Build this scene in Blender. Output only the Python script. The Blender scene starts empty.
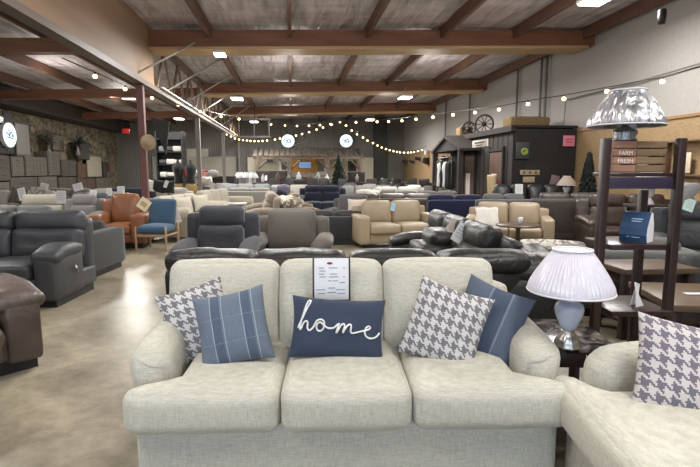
import bpy, bmesh, math, random
from mathutils import Vector, Matrix, noise
random.seed(7)
PI=math.pi
S=bpy.context.scene
COL=S.collection
# ------------------------------------------------------------------ camera
FOC=500.0; EYE=1.5; PITCH=math.atan(63.5/FOC); YAW=math.atan(58/FOC)
cd=bpy.data.cameras.new('camera'); cam=bpy.data.objects.new('camera',cd); COL.objects.link(cam)
cam.location=(0,0,EYE); cam.rotation_euler=(PI/2-PITCH,0,0)
cd.sensor_fit='HORIZONTAL'; cd.sensor_width=36; cd.lens=36*FOC/700; cd.clip_end=200
S.camera=cam
def PX(px,Y,z=.5):                      # world X of picture column px on the plane Y at height z
    return (px-350)/FOC*(Y*math.cos(PITCH)+(EYE-z)*math.sin(PITCH))
def ray(px,py):
    v=(233.5-py)/FOC
    return Vector(((px-350)/FOC, math.cos(PITCH)+v*math.sin(PITCH), v*math.cos(PITCH)-math.sin(PITCH)))
def AY(px,py,Y):
    r=ray(px,py); t=Y/r.y
    return Vector((0,0,EYE))+r*t
def AZ(px,py,z):
    r=ray(px,py); t=(z-EYE)/r.z
    return Vector((0,0,EYE))+r*t
def RW(xr,yr,z=0):                      # room frame -> world
    c,s=math.cos(YAW),math.sin(YAW)
    return Vector((xr*c-yr*s, xr*s+yr*c, z))
def WR(x,y):
    c,s=math.cos(YAW),math.sin(YAW)
    return (x*c+y*s, -x*s+y*c)
RM=Matrix.Rotation(YAW,4,'Z')
# ------------------------------------------------------------------ materials
def lin(c): return tuple(((v/255)/12.92 if v/255<=.04045 else ((v/255+.055)/1.055)**2.4) for v in c)+(1,)
def nt(name,rough=.6,metal=0.0,spec=.5):
    m=bpy.data.materials.new(name); m.use_nodes=True
    n=m.node_tree; b=n.nodes['Principled BSDF']
    b.inputs['Roughness'].default_value=rough; b.inputs['Metallic'].default_value=metal
    b.inputs['Specular IOR Level'].default_value=spec
    return m,n,b
def N(n,t,**k):
    q=n.nodes.new(t)
    for a,v in k.items():
        if a.startswith('i_'): q.inputs[a[2:].replace('_',' ')].default_value=v
        else: setattr(q,a,v)
    return q
def ramp(n,src,c1,c2,p1=.3,p2=.7):
    r=N(n,'ShaderNodeValToRGB'); e=r.color_ramp.elements
    e[0].position=p1; e[0].color=c1; e[1].position=p2; e[1].color=c2
    n.links.new(src,r.inputs[0]); return r
def coord(n,scale=(1,1,1),kind='Object',rot=(0,0,0)):
    t=N(n,'ShaderNodeTexCoord'); mp=N(n,'ShaderNodeMapping'); mp.inputs['Scale'].default_value=scale
    mp.inputs['Rotation'].default_value=rot
    n.links.new(t.outputs[kind],mp.inputs[0]); return mp.outputs[0]
def bump(n,b,src,st=.3,d=.01):
    q=N(n,'ShaderNodeBump'); q.inputs['Strength'].default_value=st; q.inputs['Distance'].default_value=d
    n.links.new(src,q.inputs['Height']); n.links.new(q.outputs[0],b.inputs['Normal'])
def mul(c,k): return tuple(min(1,v*k) for v in c[:3])+(1,)
MC={}
def fabric(rgb,con=.12,sc=60,rough=.9,sheen=.15):
    key=('f',rgb,con,sc)
    if key in MC: return MC[key]
    m,n,b=nt('fabric',rough,0,.2); c=lin(rgb)
    a=N(n,'ShaderNodeTexNoise',i_Scale=1,i_Detail=3); n.links.new(coord(n,(sc*.35,sc*.35,sc*4)),a.inputs['Vector'])
    a2=N(n,'ShaderNodeTexNoise',i_Scale=1,i_Detail=3); n.links.new(coord(n,(sc*4,sc*4,sc*.35)),a2.inputs['Vector'])
    ad=N(n,'ShaderNodeMath',operation='ADD'); n.links.new(a.outputs[0],ad.inputs[0]); n.links.new(a2.outputs[0],ad.inputs[1])
    h=N(n,'ShaderNodeMath',operation='MULTIPLY'); h.inputs[1].default_value=.5; n.links.new(ad.outputs[0],h.inputs[0])
    r=ramp(n,h.outputs[0],mul(c,1-con*1.6),mul(c,1+con),.36,.62)
    n.links.new(r.outputs[0],b.inputs['Base Color'])
    b.inputs['Sheen Weight'].default_value=sheen
    bump(n,b,h.outputs[0],.35,.004)
    MC[key]=m; return m
def leather(rgb,rough=.38,wr=.35,var=.18):
    key=('l',rgb,rough)
    if key in MC: return MC[key]
    m,n,b=nt('leather',rough,0,.5); c=lin(rgb)
    a=N(n,'ShaderNodeTexNoise',i_Scale=5,i_Detail=5); n.links.new(coord(n),a.inputs['Vector'])
    r=ramp(n,a.outputs[0],mul(c,1-var),mul(c,1+var),.35,.65); n.links.new(r.outputs[0],b.inputs['Base Color'])
    v=N(n,'ShaderNodeTexNoise',i_Scale=9,i_Detail=4,i_Distortion=1.2); n.links.new(coord(n),v.inputs['Vector'])
    bump(n,b,v.outputs[0],wr,.03)
    MC[key]=m; return m
def wood(rgb,rough=.45,sc=6,con=.35,axis=0):
    key=('w',rgb,rough,axis)
    if key in MC: return MC[key]
    m,n,b=nt('wood',rough); c=lin(rgb)
    s=[sc*4]*3; s[axis]=sc*.35
    a=N(n,'ShaderNodeTexNoise',i_Scale=1,i_Detail=6,i_Distortion=.6); n.links.new(coord(n,tuple(s)),a.inputs['Vector'])
    r=ramp(n,a.outputs[0],mul(c,1-con),mul(c,1+con),.3,.7); n.links.new(r.outputs[0],b.inputs['Base Color'])
    bump(n,b,a.outputs[0],.15,.004)
    MC[key]=m; return m
def plain(rgb,rough=.5,metal=0.0,emit=0,name='paint'):
    key=('p',rgb,rough,metal,emit)
    if key in MC: return MC[key]
    m,n,b=nt(name,rough,metal); c=lin(rgb)
    a=N(n,'ShaderNodeTexNoise',i_Scale=14,i_Detail=3); n.links.new(coord(n),a.inputs['Vector'])
    r=ramp(n,a.outputs[0],mul(c,.94),mul(c,1.05)); n.links.new(r.outputs[0],b.inputs['Base Color'])
    if emit: b.inputs['Emission Color'].default_value=c; b.inputs['Emission Strength'].default_value=emit
    MC[key]=m; return m
def pattern(c1,c2,sc=14,th=.5):          # blotchy printed cloth
    key=('pt',c1,c2,sc)
    if key in MC: return MC[key]
    m,n,b=nt('printed_fabric',.9,0,.2)
    a=N(n,'ShaderNodeTexNoise',i_Scale=sc,i_Detail=1.5,i_Distortion=1.5); n.links.new(coord(n),a.inputs['Vector'])
    r=ramp(n,a.outputs[0],lin(c1),lin(c2),th-.03,th+.03); n.links.new(r.outputs[0],b.inputs['Base Color'])
    MC[key]=m; return m
def math_(n,op,a,bv=None):
    q=N(n,'ShaderNodeMath',operation=op)
    for i,v in enumerate((a,bv)):
        if v is None: continue
        if isinstance(v,(int,float)): q.inputs[i].default_value=v
        else: n.links.new(v,q.inputs[i])
    return q.outputs[0]
def houndstooth(cell,dark,light):
    m,n,b=nt('houndstooth_weave',.92,0,.2)
    t=N(n,'ShaderNodeTexCoord'); sx=N(n,'ShaderNodeSeparateXYZ'); n.links.new(t.outputs['Object'],sx.inputs[0])
    i=math_(n,'FLOOR',math_(n,'DIVIDE',math_(n,'ADD',sx.outputs[0],5.0),cell))
    j=math_(n,'FLOOR',math_(n,'DIVIDE',math_(n,'ADD',sx.outputs[2],5.0),cell))
    A=math_(n,'LESS_THAN',math_(n,'MODULO',i,8.0),3.5); B=math_(n,'LESS_THAN',math_(n,'MODULO',j,8.0),3.5)
    T=math_(n,'LESS_THAN',math_(n,'MODULO',math_(n,'ADD',i,j),4.0),1.5)
    c=math_(n,'ADD',math_(n,'MULTIPLY',T,A),math_(n,'MULTIPLY',math_(n,'SUBTRACT',1.0,T),B))
    nz=N(n,'ShaderNodeTexNoise',i_Scale=90,i_Detail=3); n.links.new(t.outputs['Object'],nz.inputs['Vector'])
    f=math_(n,'ADD',math_(n,'MULTIPLY',c,.85),math_(n,'MULTIPLY',nz.outputs[0],.2))
    r=ramp(n,f,lin(light),lin(dark),.1,.95); n.links.new(r.outputs[0],b.inputs['Base Color'])
    bump(n,b,nz.outputs[0],.4,.003); return m
def plaid(base,dark,light,period=.2,vert=True,w=.012,cross=True,off=0.0):
    m,n,b=nt('striped_weave',.92,0,.2)
    t=N(n,'ShaderNodeTexCoord'); sx=N(n,'ShaderNodeSeparateXYZ'); n.links.new(t.outputs['Object'],sx.inputs[0])
    nz=N(n,'ShaderNodeTexNoise',i_Scale=1,i_Detail=3); n.links.new(coord(n,(200,200,20)),nz.inputs['Vector'])
    def stripe(o,per,ofs,wd):
        a=math_(n,'MODULO',math_(n,'ADD',o,5.0+ofs),per)
        return math_(n,'LESS_THAN',a,wd)
    x,z=sx.outputs[0],sx.outputs[2]
    dk=stripe(x,period,off,period*.28)
    lt=math_(n,'MAXIMUM',stripe(x,period,off+w*1.2,w),stripe(x,period,off+w*1.2-period*.28-.014,w))
    mx=N(n,'ShaderNodeMix',data_type='RGBA'); mx.inputs[6].default_value=lin(base); mx.inputs[7].default_value=lin(dark); n.links.new(dk,mx.inputs[0])
    if cross:
        lt2=math_(n,'MULTIPLY',stripe(z,period*.8,.03,w*.5),.45); lt=math_(n,'MAXIMUM',lt,lt2)
    m2=N(n,'ShaderNodeMix',data_type='RGBA'); m2.inputs[7].default_value=lin(light)
    n.links.new(mx.outputs[2],m2.inputs[6]); n.links.new(math_(n,'MULTIPLY',lt,.8),m2.inputs[0])
    hs=N(n,'ShaderNodeHueSaturation'); n.links.new(m2.outputs[2],hs.inputs['Color']); n.links.new(math_(n,'ADD',.75,math_(n,'MULTIPLY',nz.outputs[0],.5)),hs.inputs['Value'])
    n.links.new(hs.outputs[0],b.inputs['Base Color']); bump(n,b,nz.outputs[0],.3,.003); return m
def mat_floor():
    m,n,b=nt('polished_concrete',.3,0,.5)
    a=N(n,'ShaderNodeTexNoise',i_Scale=.8,i_Detail=8,i_Roughness=.6,i_Distortion=.8); n.links.new(coord(n),a.inputs['Vector'])
    r=ramp(n,a.outputs[0],lin((104,96,80)),lin((164,154,134)),.32,.66)
    k=N(n,'ShaderNodeTexNoise',i_Scale=9,i_Detail=8,i_Roughness=.7); n.links.new(coord(n),k.inputs['Vector'])
    r2=ramp(n,k.outputs[0],(.62,.61,.58,1),(1.1,1.1,1.1,1),.3,.6)
    mx=N(n,'ShaderNodeMix',data_type='RGBA',blend_type='MULTIPLY'); mx.inputs[0].default_value=.8
    n.links.new(r.outputs[0],mx.inputs[6]); n.links.new(r2.outputs[0],mx.inputs[7])
    n.links.new(mx.outputs[2],b.inputs['Base Color'])
    rr=ramp(n,a.outputs[0],(.27,.27,.27,1),(.42,.42,.42,1)); n.links.new(rr.outputs[0],b.inputs['Roughness'])
    bump(n,b,k.outputs[0],.06,.01); return m
def mat_foil():
    m,n,b=nt('foil_insulation',.5,.0,.6)
    a=N(n,'ShaderNodeTexNoise',i_Scale=1,i_Detail=4,i_Distortion=.8); n.links.new(coord(n,(6,.8,1),rot=(0,0,0)),a.inputs['Vector'])
    k=N(n,'ShaderNodeTexNoise',i_Scale=1,i_Detail=2); n.links.new(coord(n,(.7,3.5,1)),k.inputs['Vector'])
    s=math_(n,'ADD',a.outputs[0],math_(n,'MULTIPLY',k.outputs[0],.6))
    r=ramp(n,s,lin((124,117,119)),lin((200,192,193)),.5,1.1); n.links.new(r.outputs[0],b.inputs['Base Color'])
    bump(n,b,s,.8,.08); return m
def mat_corr(rgb,freq=40,rough=.6):
    m,n,b=nt('corrugated_metal',rough); c=lin(rgb)
    w=N(n,'ShaderNodeTexWave',wave_type='BANDS',bands_direction='X',i_Scale=freq*.1,i_Distortion=0); n.links.new(coord(n),w.inputs['Vector'])
    a=N(n,'ShaderNodeTexNoise',i_Scale=.6,i_Detail=4); n.links.new(coord(n),a.inputs['Vector'])
    r=ramp(n,a.outputs[0],mul(c,.85),mul(c,1.1)); n.links.new(r.outputs[0],b.inputs['Base Color'])
    bump(n,b,w.outputs[0],.5,.03); return m
def mat_stone():
    m,n,b=nt('stone_cladding',.9)
    v=N(n,'ShaderNodeTexNoise',i_Scale=1,i_Detail=5,i_Distortion=2.0); n.links.new(coord(n,(1,1.6,2.6)),v.inputs['Vector'])
    r=ramp(n,v.outputs[0],lin((62,56,44)),lin((132,122,100)),.35,.66); n.links.new(r.outputs[0],b.inputs['Base Color'])
    bump(n,b,v.outputs[0],.8,.08); return m
def mat_osb():
    m,n,b=nt('strand_board',.75)
    v=N(n,'ShaderNodeTexVoronoi',i_Scale=14); n.links.new(coord(n,(1,1,2.4)),v.inputs['Vector'])
    sc=N(n,'ShaderNodeSeparateColor'); n.links.new(v.outputs['Color'],sc.inputs[0])
    r=ramp(n,sc.outputs[0],lin((138,114,82)),lin((156,130,96)),0,1); n.links.new(r.outputs[0],b.inputs['Base Color']); return m
def mat_marble():
    m,n,b=nt('dark_marble',.18)
    v=N(n,'ShaderNodeTexNoise',i_Scale=7,i_Detail=8,i_Distortion=2.5); n.links.new(coord(n),v.inputs['Vector'])
    r=ramp(n,v.outputs[0],lin((30,27,28)),lin((120,112,110)),.46,.66); n.links.new(r.outputs[0],b.inputs['Base Color']); return m
def mat_wrap(rgb):                                # lamp cloth under clear film
    m,n,b=nt('shade_cloth_in_film',.35)
    c=lin(rgb); a=N(n,'ShaderNodeTexNoise',i_Scale=1,i_Detail=3,i_Distortion=1.0); n.links.new(coord(n,(30,30,3)),a.inputs['Vector'])
    r=ramp(n,a.outputs[0],mul(c,.93),mul(c,1.05)); n.links.new(r.outputs[0],b.inputs['Base Color'])
    b.inputs['Coat Weight'].default_value=.7; b.inputs['Coat Roughness'].default_value=.1
    bump(n,b,a.outputs[0],.35,.02); return m
# ------------------------------------------------------------------ mesh helpers
def mesh_obj(name,bm,mat,parent=None,smooth=True,M=None):
    me=bpy.data.meshes.new(name); 
    if M is not None: bm.transform(M)
    bmesh.ops.recalc_face_normals(bm,faces=bm.faces[:])
    bm.to_mesh(me); bm.free()
    for mm in (mat if isinstance(mat,(list,tuple)) else [mat]): me.materials.append(mm)
    if smooth: me.polygons.foreach_set('use_smooth',[True]*len(me.polygons))
    o=bpy.data.objects.new(name,me); COL.objects.link(o)
    if parent is not None: o.parent=parent
    return o
def tag(o,label=None,cat=None,group=None,kind=None):
    if label: o['label']=label
    if cat: o['category']=cat
    if group: o['group']=group
    if kind: o['kind']=kind
    return o
def thing(name,label,cat,loc=(0,0,0),rz=0,group=None):
    o=bpy.data.objects.new(name,None); COL.objects.link(o); o.empty_display_size=.1
    o.location=loc; o.rotation_euler=(0,0,rz); return tag(o,label,cat,group)
_cube={}
def cubegrid(n):
    if n in _cube: return _cube[n]
    idx={}; vs=[]; fs=[]
    def vid(k):
        if k not in idx: idx[k]=len(vs); vs.append(k)
        return idx[k]
    for ax in range(3):
        for sd in (0,n):
            for a in range(n):
                for b in range(n):
                    q=[]
                    for da,db in ((0,0),(1,0),(1,1),(0,1)):
                        k=[0,0,0]; k[ax]=sd; k[(ax+1)%3]=a+da; k[(ax+2)%3]=b+db; q.append(vid(tuple(k)))
                    fs.append(q if sd else q[::-1])
    _cube[n]=([tuple(math.sin((2*c/n-1)*PI/2) for c in k) for k in vs],fs); return _cube[n]
def puff(bm,size,r=.04,crown=(0,0,0),at=(0,0,0),M=None,n=8,fn=None,wob=0,seed=0):
    """soft box: size, corner radius, crown per axis, placed at centre"""
    vs,fs=cubegrid(n); h=[s/2 for s in size]; r=min(r,min(h)*.999)
    out=[]
    for v in vs:
        p=Vector((v[0]*h[0],v[1]*h[1],v[2]*h[2]))
        q=Vector([max(-(h[i]-r),min(h[i]-r,p[i])) for i in range(3)]); d=p-q
        if d.length>1e-9: p=q+d.normalized()*r
        o=p.copy()
        for i in range(3):
            if crown[i]:
                a,b=v[(i+1)%3],v[(i+2)%3]; o[i]+=crown[i]*v[i]*(1-a*a)*(1-b*b)
        if fn: o=fn(o,v)
        if wob: o+=noise.noise_vector(o*6+Vector((seed*3.1,seed*1.7,seed)))*wob
        if M is not None: o=M@o
        out.append(bm.verts.new(o+Vector(at)))
    for f in fs: bm.faces.new([out[i] for i in f])
    return bm
def box(bm,size,at=(0,0,0),M=None):
    hx,hy,hz=[s/2 for s in size]; vs=[]
    for z in (-hz,hz):
        for x,y in ((-hx,-hy),(hx,-hy),(hx,hy),(-hx,hy)):
            p=Vector((x,y,z)); 
            if M is not None: p=M@p
            vs.append(bm.verts.new(p+Vector(at)))
    for f in ((3,2,1,0),(4,5,6,7),(0,1,5,4),(1,2,6,5),(2,3,7,6),(3,0,4,7)): bm.faces.new([vs[i] for i in f])
    return bm
def bevel(bm,w=.005,seg=2):
    bmesh.ops.bevel(bm,geom=bm.edges[:]+bm.verts[:],offset=w,segments=seg,affect='EDGES',profile=.5); return bm
def bbox_(size,at=(0,0,0),w=.005,M=None,seg=2): return bevel(box(bmesh.new(),size,at,M),w,seg)
def tube(bm,pts,r,n=8,closed=False):
    pts=[Vector(p) for p in pts]; rings=[]; prev=None
    for i,p in enumerate(pts):
        a=pts[i-1] if i>0 else pts[0]; b=pts[i+1] if i<len(pts)-1 else pts[-1]
        d=(b-a).normalized(); up=Vector((0,0,1)) if abs(d.z)<.95 else Vector((1,0,0))
        if prev is not None: up=prev
        s=d.cross(up).normalized(); u=s.cross(d).normalized(); prev=u
        rr=r[i] if isinstance(r,(list,tuple)) else r
        rings.append([bm.verts.new(p+s*math.cos(2*PI*k/n)*rr+u*math.sin(2*PI*k/n)*rr) for k in range(n)])
    for a,b in zip(rings,rings[1:]):
        for k in range(n): bm.faces.new([a[k],a[(k+1)%n],b[(k+1)%n],b[k]])
    bm.faces.new(rings[0][::-1]); bm.faces.new(rings[-1]); return bm
def lathe(bm,prof,n=32,at=(0,0,0),fn=None,cap=True):
    rings=[]
    for r,z in prof:
        rg=[]
        for k in range(n):
            a=2*PI*k/n; rr=fn(r,z,a) if fn else r
            rg.append(bm.verts.new(Vector((rr*math.cos(a),rr*math.sin(a),z))+Vector(at)))
        rings.append(rg)
    for a,b in zip(rings,rings[1:]):
        for k in range(n): bm.faces.new([a[k],a[(k+1)%n],b[(k+1)%n],b[k]])
    if cap: bm.faces.new(rings[0][::-1]); bm.faces.new(rings[-1])
    return bm
def prism(bm,poly,x0,x1,M=None,axis='X'):
    """poly in (y,z) extruded along x (axis X) or (x,z) extruded along y"""
    A=[];B=[]
    for a,b in poly:
        p,q=(Vector((x0,a,b)),Vector((x1,a,b))) if axis=='X' else (Vector((a,x0,b)),Vector((a,x1,b)))
        if M is not None: p,q=M@p,M@q
        A.append(bm.verts.new(p)); B.append(bm.verts.new(q))
    n=len(poly); bm.faces.new(A[::-1]); bm.faces.new(B)
    for k in range(n): bm.faces.new([A[k],A[(k+1)%n],B[(k+1)%n],B[k]])
    return bm
NB=bmesh.new
RX=lambda a:Matrix.Rotation(a,4,'X')
RY=lambda a:Matrix.Rotation(a,4,'Y')
RZ=lambda a:Matrix.Rotation(a,4,'Z')
# palette
CREAM=fabric((188,185,172),.13,60); BLACKL=leather((34,33,32),.42); DKWOOD=wood((46,32,32),.35,6,.3,2)
STEEL=plain((170,168,165),.3,1.0); DARKM=plain((40,38,38),.4,.6); WHITE=plain((200,200,204),.6); PAPER=plain((220,220,224),.7)
BLACKP=plain((22,21,22),.5); FOOT=plain((30,26,24),.5)
# ------------------------------------------------------------------ the building
FLOOR=mat_floor(); FOIL=mat_foil(); OSB=mat_osb()
XL,XR_,YN,YF=-10.3,7.07,-7.0,31.3
def cz(xr): return 4.78+.025*(xr-7.07)
def slab(name,x0,x1,y0,y1,z0,z1,mat,M=RM):
    bm=box(NB(),(x1-x0,y1-y0,z1-z0),((x0+x1)/2,(y0+y1)/2,(z0+z1)/2)); o=mesh_obj(name,bm,mat,None,False); o.matrix_world=M
    o['kind']='structure'; return o
slab('floor',XL-.2,XR_+.2,YN,YF+.2,-.1,0,FLOOR)
slab('wall_right',XR_,XR_+.2,YN,YF,0,5.0,plain((158,153,149),.85))
slab('wall_right_panelling',XR_-.04,XR_,2,YF,0,2.44,OSB)
slab('wall_back',XL,XR_,YF,YF+.2,0,5.0,mat_corr((104,101,95),30))
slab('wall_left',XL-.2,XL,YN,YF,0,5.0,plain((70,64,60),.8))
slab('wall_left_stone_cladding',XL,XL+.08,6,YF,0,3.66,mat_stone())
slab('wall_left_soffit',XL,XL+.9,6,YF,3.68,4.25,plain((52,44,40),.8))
slab('wall_front',XL,XR_,YN-.2,YN,0,5.0,plain((150,146,140),.8))
bm=NB(); vs=[bm.verts.new(p) for p in ((XL,YN,cz(XL)),(XR_,YN,cz(XR_)),(XR_,YF,cz(XR_)),(XL,YF,cz(XL)),(XL,YN,cz(XL)+.15),(XR_,YN,cz(XR_)+.15),(XR_,YF,cz(XR_)+.15),(XL,YF,cz(XL)+.15))]
for f in ((0,1,2,3),(7,6,5,4),(0,4,5,1),(1,5,6,2),(2,6,7,3),(3,7,4,0)): bm.faces.new([vs[i] for i in f])
o=mesh_obj('ceiling',bm,FOIL,None,False); o.matrix_world=RM; o['kind']='structure'
tn=[0]
def trim(bm,mat,smooth=False):
    tn[0]+=1; o=mesh_obj('trim_%d'%tn[0],bm,mat,None,smooth); o.matrix_world=RM; o['kind']='structure'; return o
GLU=wood((112,72,50),.6,3,.25,0); GLU_LIT=wood((176,146,104),.55,3,.15,0); PUR=wood((92,64,50),.7,3,.25,1); PLY=wood((138,112,88),.6,1.2,.12,1)
def hbeam(y0,w,x0,x1,zt,zb,mat):
    bm=NB()
    def zz(x,z): return z+.03*(x-1.3)
    poly=[]
    for x,z in ((x0,zb),(x1,zb),(x1,zt),(x0,zt)): poly.append((x,zz(x,z)))
    prism(bm,poly,y0,y0+w,axis='Y'); trim(bm,mat)
for k,y in enumerate((4.9,11.4,17.9,24.4)):
    hbeam(y,.3,-2.95,XR_,4.56,4.21,GLU)
    hbeam(y-.02,.62,-2.95,XR_-.15,4.209,4.15,GLU_LIT)  # lighter wood colour stands in for the lit underside of the girder
    hbeam(y,.3,XL+.1,-3.15,4.40,4.12,GLU)
for k in range(-6,5):
    x=1.7*k
    if abs(x+3.4)<.4: continue
    bm=box(NB(),(.075,YF-1.05,.24),(x,(YF+1)/2,cz(x)-.13)); trim(bm,PUR)
# clad header then open web truss along the aisle
bm=box(NB(),(.16,13.7,1.32),(-3.04,4.85,3.97)); trim(bm,PLY)
bm=box(NB(),(.2,27.5,.1),(-3.04,17.2,3.28)); trim(bm,plain((98,86,76),.5))
bm=box(NB(),(.05,19,.035),(-2.9,21.6,3.36)); trim(bm,plain((190,182,170),.4))
bm=box(NB(),(.14,19,.14),(-3.04,21.7,4.4)); trim(bm,plain((98,80,66),.5))
bm=NB()
for i in range(12):
    y=12.2+1.55*i
    tube(bm,[(-3.04,y,3.33),(-3.04,y+.78,4.35)],.035,6); tube(bm,[(-3.04,y+.78,4.35),(-3.04,y+1.55,3.33)],.035,6)
trim(bm,plain((120,100,82),.5))
for i,y in enumerate((11.7,14.0,16.2,18.6,21,23.5)):
    bm=tube(NB(),[(-1.7,y,cz(-1.7)-.1),(-3.0,y-1.2,3.36)],.022,6); trim(bm,plain((150,146,140),.4))
for i,(y,c) in enumerate(((10.9,(96,60,56)),(17.2,(112,104,98)),(23.4,(112,106,100)),(30.4,(96,90,85)))):
    w=.13
    bm=box(NB(),(w,w,3.24),(-3.04,y,1.62)); box(bm,(.3,.3,.02),(-3.04,y,.011)); box(bm,(.24,.24,.02),(-3.04,y,3.22)); bevel(bm,.006,1); trim(bm,plain(c,.5))
# right wall conduits, downpipes and the dark corner chase
for px,yr in ((463,19.4),(501,15.2),(536,13.4),(527,13.7),(437,22.5)):
    bm=tube(NB(),[(XR_-.1,yr,2.46),(XR_-.1,yr,4.7)],.035,8); trim(bm,plain((84,80,76),.5))
bm=tube(NB(),[(XR_-.07,3,3.45),(XR_-.07,9.6,3.28),(XR_-.07,12.4,3.28),(XR_-.07,12.45,2.5)],.016,6); trim(bm,plain((120,116,112),.5))
slab('trim_60',5.1,5.9,YF-.35,YF-.02,0,4.6,mat_corr((58,58,54),60))
bm=box(NB(),(.03,YF-6,.05),(XR_-.055,(YF+2)/2,2.46)); trim(bm,wood((150,112,70),.6,3,.2,1))
bm=NB()
for a,b in (((-2.4,YF-.05,2.1),(1.0,YF-.05,3.3)),((3.4,YF-.05,2.9),(5.0,YF-.05,2.3)),((0.2,YF-.05,3.0),(2.2,YF-.05,2.2)),((3.6,YF-.05,3.1),(1.4,YF-.05,2.2))):
    tube(bm,[a,b],.03,5)
trim(bm,plain((140,136,128),.5))
slab('wall_back_booth_panel',-2.6,5.0,30.6,30.7,0,2.25,plain((176,170,152),.8))
slab('wall_back_side_panel',-8.2,-3.3,31.1,31.2,0,2.3,plain((140,136,126),.8))

# ------------------------------------------------------------------ sofa builder
def sofa(label,cat,x,y,yaw,seats=2,W=1.6,D=.95,H=.93,mat=None,arm='track',aw=.2,ah=.6,sh=.45,style='plain',name=None,wide=False,group=None,n=6,m2=None,feet=True,gap=0,tilt=.18,base_z=.1):
    m2=m2 or mat
    t=thing(name or {1:'armchair',2:'loveseat'}.get(seats,'sofa'),label,cat,(x,y,0),yaw,group)
    inner=W-2*aw; sw=inner/seats; hb=D/2
    if arm=='none': inner=W; sw=W/seats
    mesh_obj('base',puff(NB(),(W-.04,D-.1,sh-.14-base_z),.025,(0,0,0),(0,.01,(sh-.14+base_z)/2),n=4),mat,t)
    rec=style=='recliner'
    Mt=RX(-tilt)
    wob=.008 if rec else .003
    mesh_obj('back_frame',puff(NB(),(W-(.06 if arm!='none' else .0),.16,H-.2),.05,(0,.01,0),(0,hb-.1,(H-.2)/2+.12),RX(-.08),n=5),mat,t)
    for i in range(seats):
        cx=-inner/2+sw*(i+.5); sd=random.random()*9; bw=sw; bx=cx
        if wide: bw=(W-.1)/seats; bx=-(W-.1)/2+bw*(i+.5)
        mesh_obj('seat_cushion',puff(NB(),(sw-.008,D-.3,.18),.05,(0,.01,.025),(cx,-.15,sh-.07),n=n,wob=wob,seed=sd),m2,t)
        bh=H-sh+.04
        if rec:
            def tf(p,v):
                if v[1]<0:
                    for tx in (-.35,.35):
                        d2=((v[0]-tx)/.22)**2+((v[2]-.0)/.3)**2
                        p.y+=.03*math.exp(-d2)
                return p
            mesh_obj('back_cushion',puff(NB(),(bw-.01,.2,bh*.62),.06,(0,.035,0),(bx,hb-.27,sh+bh*.31-.02),Mt,n=max(n,8),fn=tf,wob=wob,seed=sd),m2,t)
            mesh_obj('headrest',puff(NB(),(bw-.01,.2,bh*.44),.08,(0,.03,0),(bx,hb-.19,H-bh*.2),Mt,n=n,wob=wob,seed=sd+3),m2,t)
            mesh_obj('footrest',puff(NB(),(sw-.02,.09,sh-.22),.04,(0,.02,0),(cx,-hb+.02,(sh-.16)/2+.1),n=n,wob=wob,seed=sd),m2,t)
        elif style=='tufted':
            def tf(p,v):
                if v[1]<0:
                    a=math.cos(v[0]*PI*3)*math.cos(v[2]*PI*2); p.y+=.028*max(0,a)**2
                    a=math.sin(v[0]*PI*3)*math.sin(v[2]*PI*2); p.y+=.02*max(0,abs(a))**3
                return p
            mesh_obj('back_cushion',puff(NB(),(sw,.2,bh),.06,(0,.03,.01),(cx,hb-.24,sh+bh/2-.03),Mt,n=14,fn=tf),m2,t)
        else:
            mesh_obj('back_cushion',puff(NB(),(sw-.012,.2,bh),.07,(0,.05,.012),(cx,hb-.25,sh+bh/2-.02),Mt,n=n,wob=wob,seed=sd),m2,t)
    if arm!='none':
        for s in (-1,1):
            cx=s*(W/2-aw/2)
            if arm=='track':
                mesh_obj('arm',puff(NB(),(aw,D-.02,ah-base_z+.02),.03,(.008,0,.008),(cx,0,(ah+base_z)/2),n=5),mat,t)
            elif arm=='rolled':
                bm=NB(); pr=[]
                for k in range(15):
                    a=-PI*.25+k/14*PI*1.5
                    pr.append((cx+s*.01-s*math.cos(a)*-.0+math.cos(a)*aw*.62,ah-aw*.62+math.sin(a)*aw*.62))
                pr+= [(cx-aw*.42,base_z),(cx+aw*.42,base_z)]
                prism(bm,pr,-hb,hb-.05,axis='Y'); bmesh.ops.bevel(bm,geom=[e for e in bm.edges if all(abs(v.co.y+hb)<.001 for v in e.verts)],offset=.02,segments=2,affect='EDGES')
                mesh_obj('arm',bm,mat,t)
            else:
                ad=.3 if wide else 0; mesh_obj('arm',puff(NB(),(aw*.85,D-.06-ad,ah-.12),.05,(.012,0,0),(cx,-ad/2,(ah-.12)/2+.07),n=5),mat,t)
                def af(p,v): p.z+=.03*math.sin((v[1]+1)*PI*.4)-.02*(v[1]<-.7); return p
                mesh_obj('arm_pad',puff(NB(),(aw*1.12,D-.12-ad,.13),.06,(0,0,.02),(cx,-.03-ad/2,ah-.05),n=8,fn=af,wob=wob),m2,t)
    if feet:
        for sx in (-1,1):
            for sy in (-1,1):
                mesh_obj('foot',lathe(NB(),[(.018,0),(.026,base_z+.01)],8,(sx*(W/2-.1),sy*(hb-.12),0)),FOOT,t)
    else:
        mesh_obj('plinth',box(NB(),(W-.12,D-.16,base_z+.01),(0,.02,(base_z+.01)/2)),BLACKP,t,False)
    return t
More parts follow.
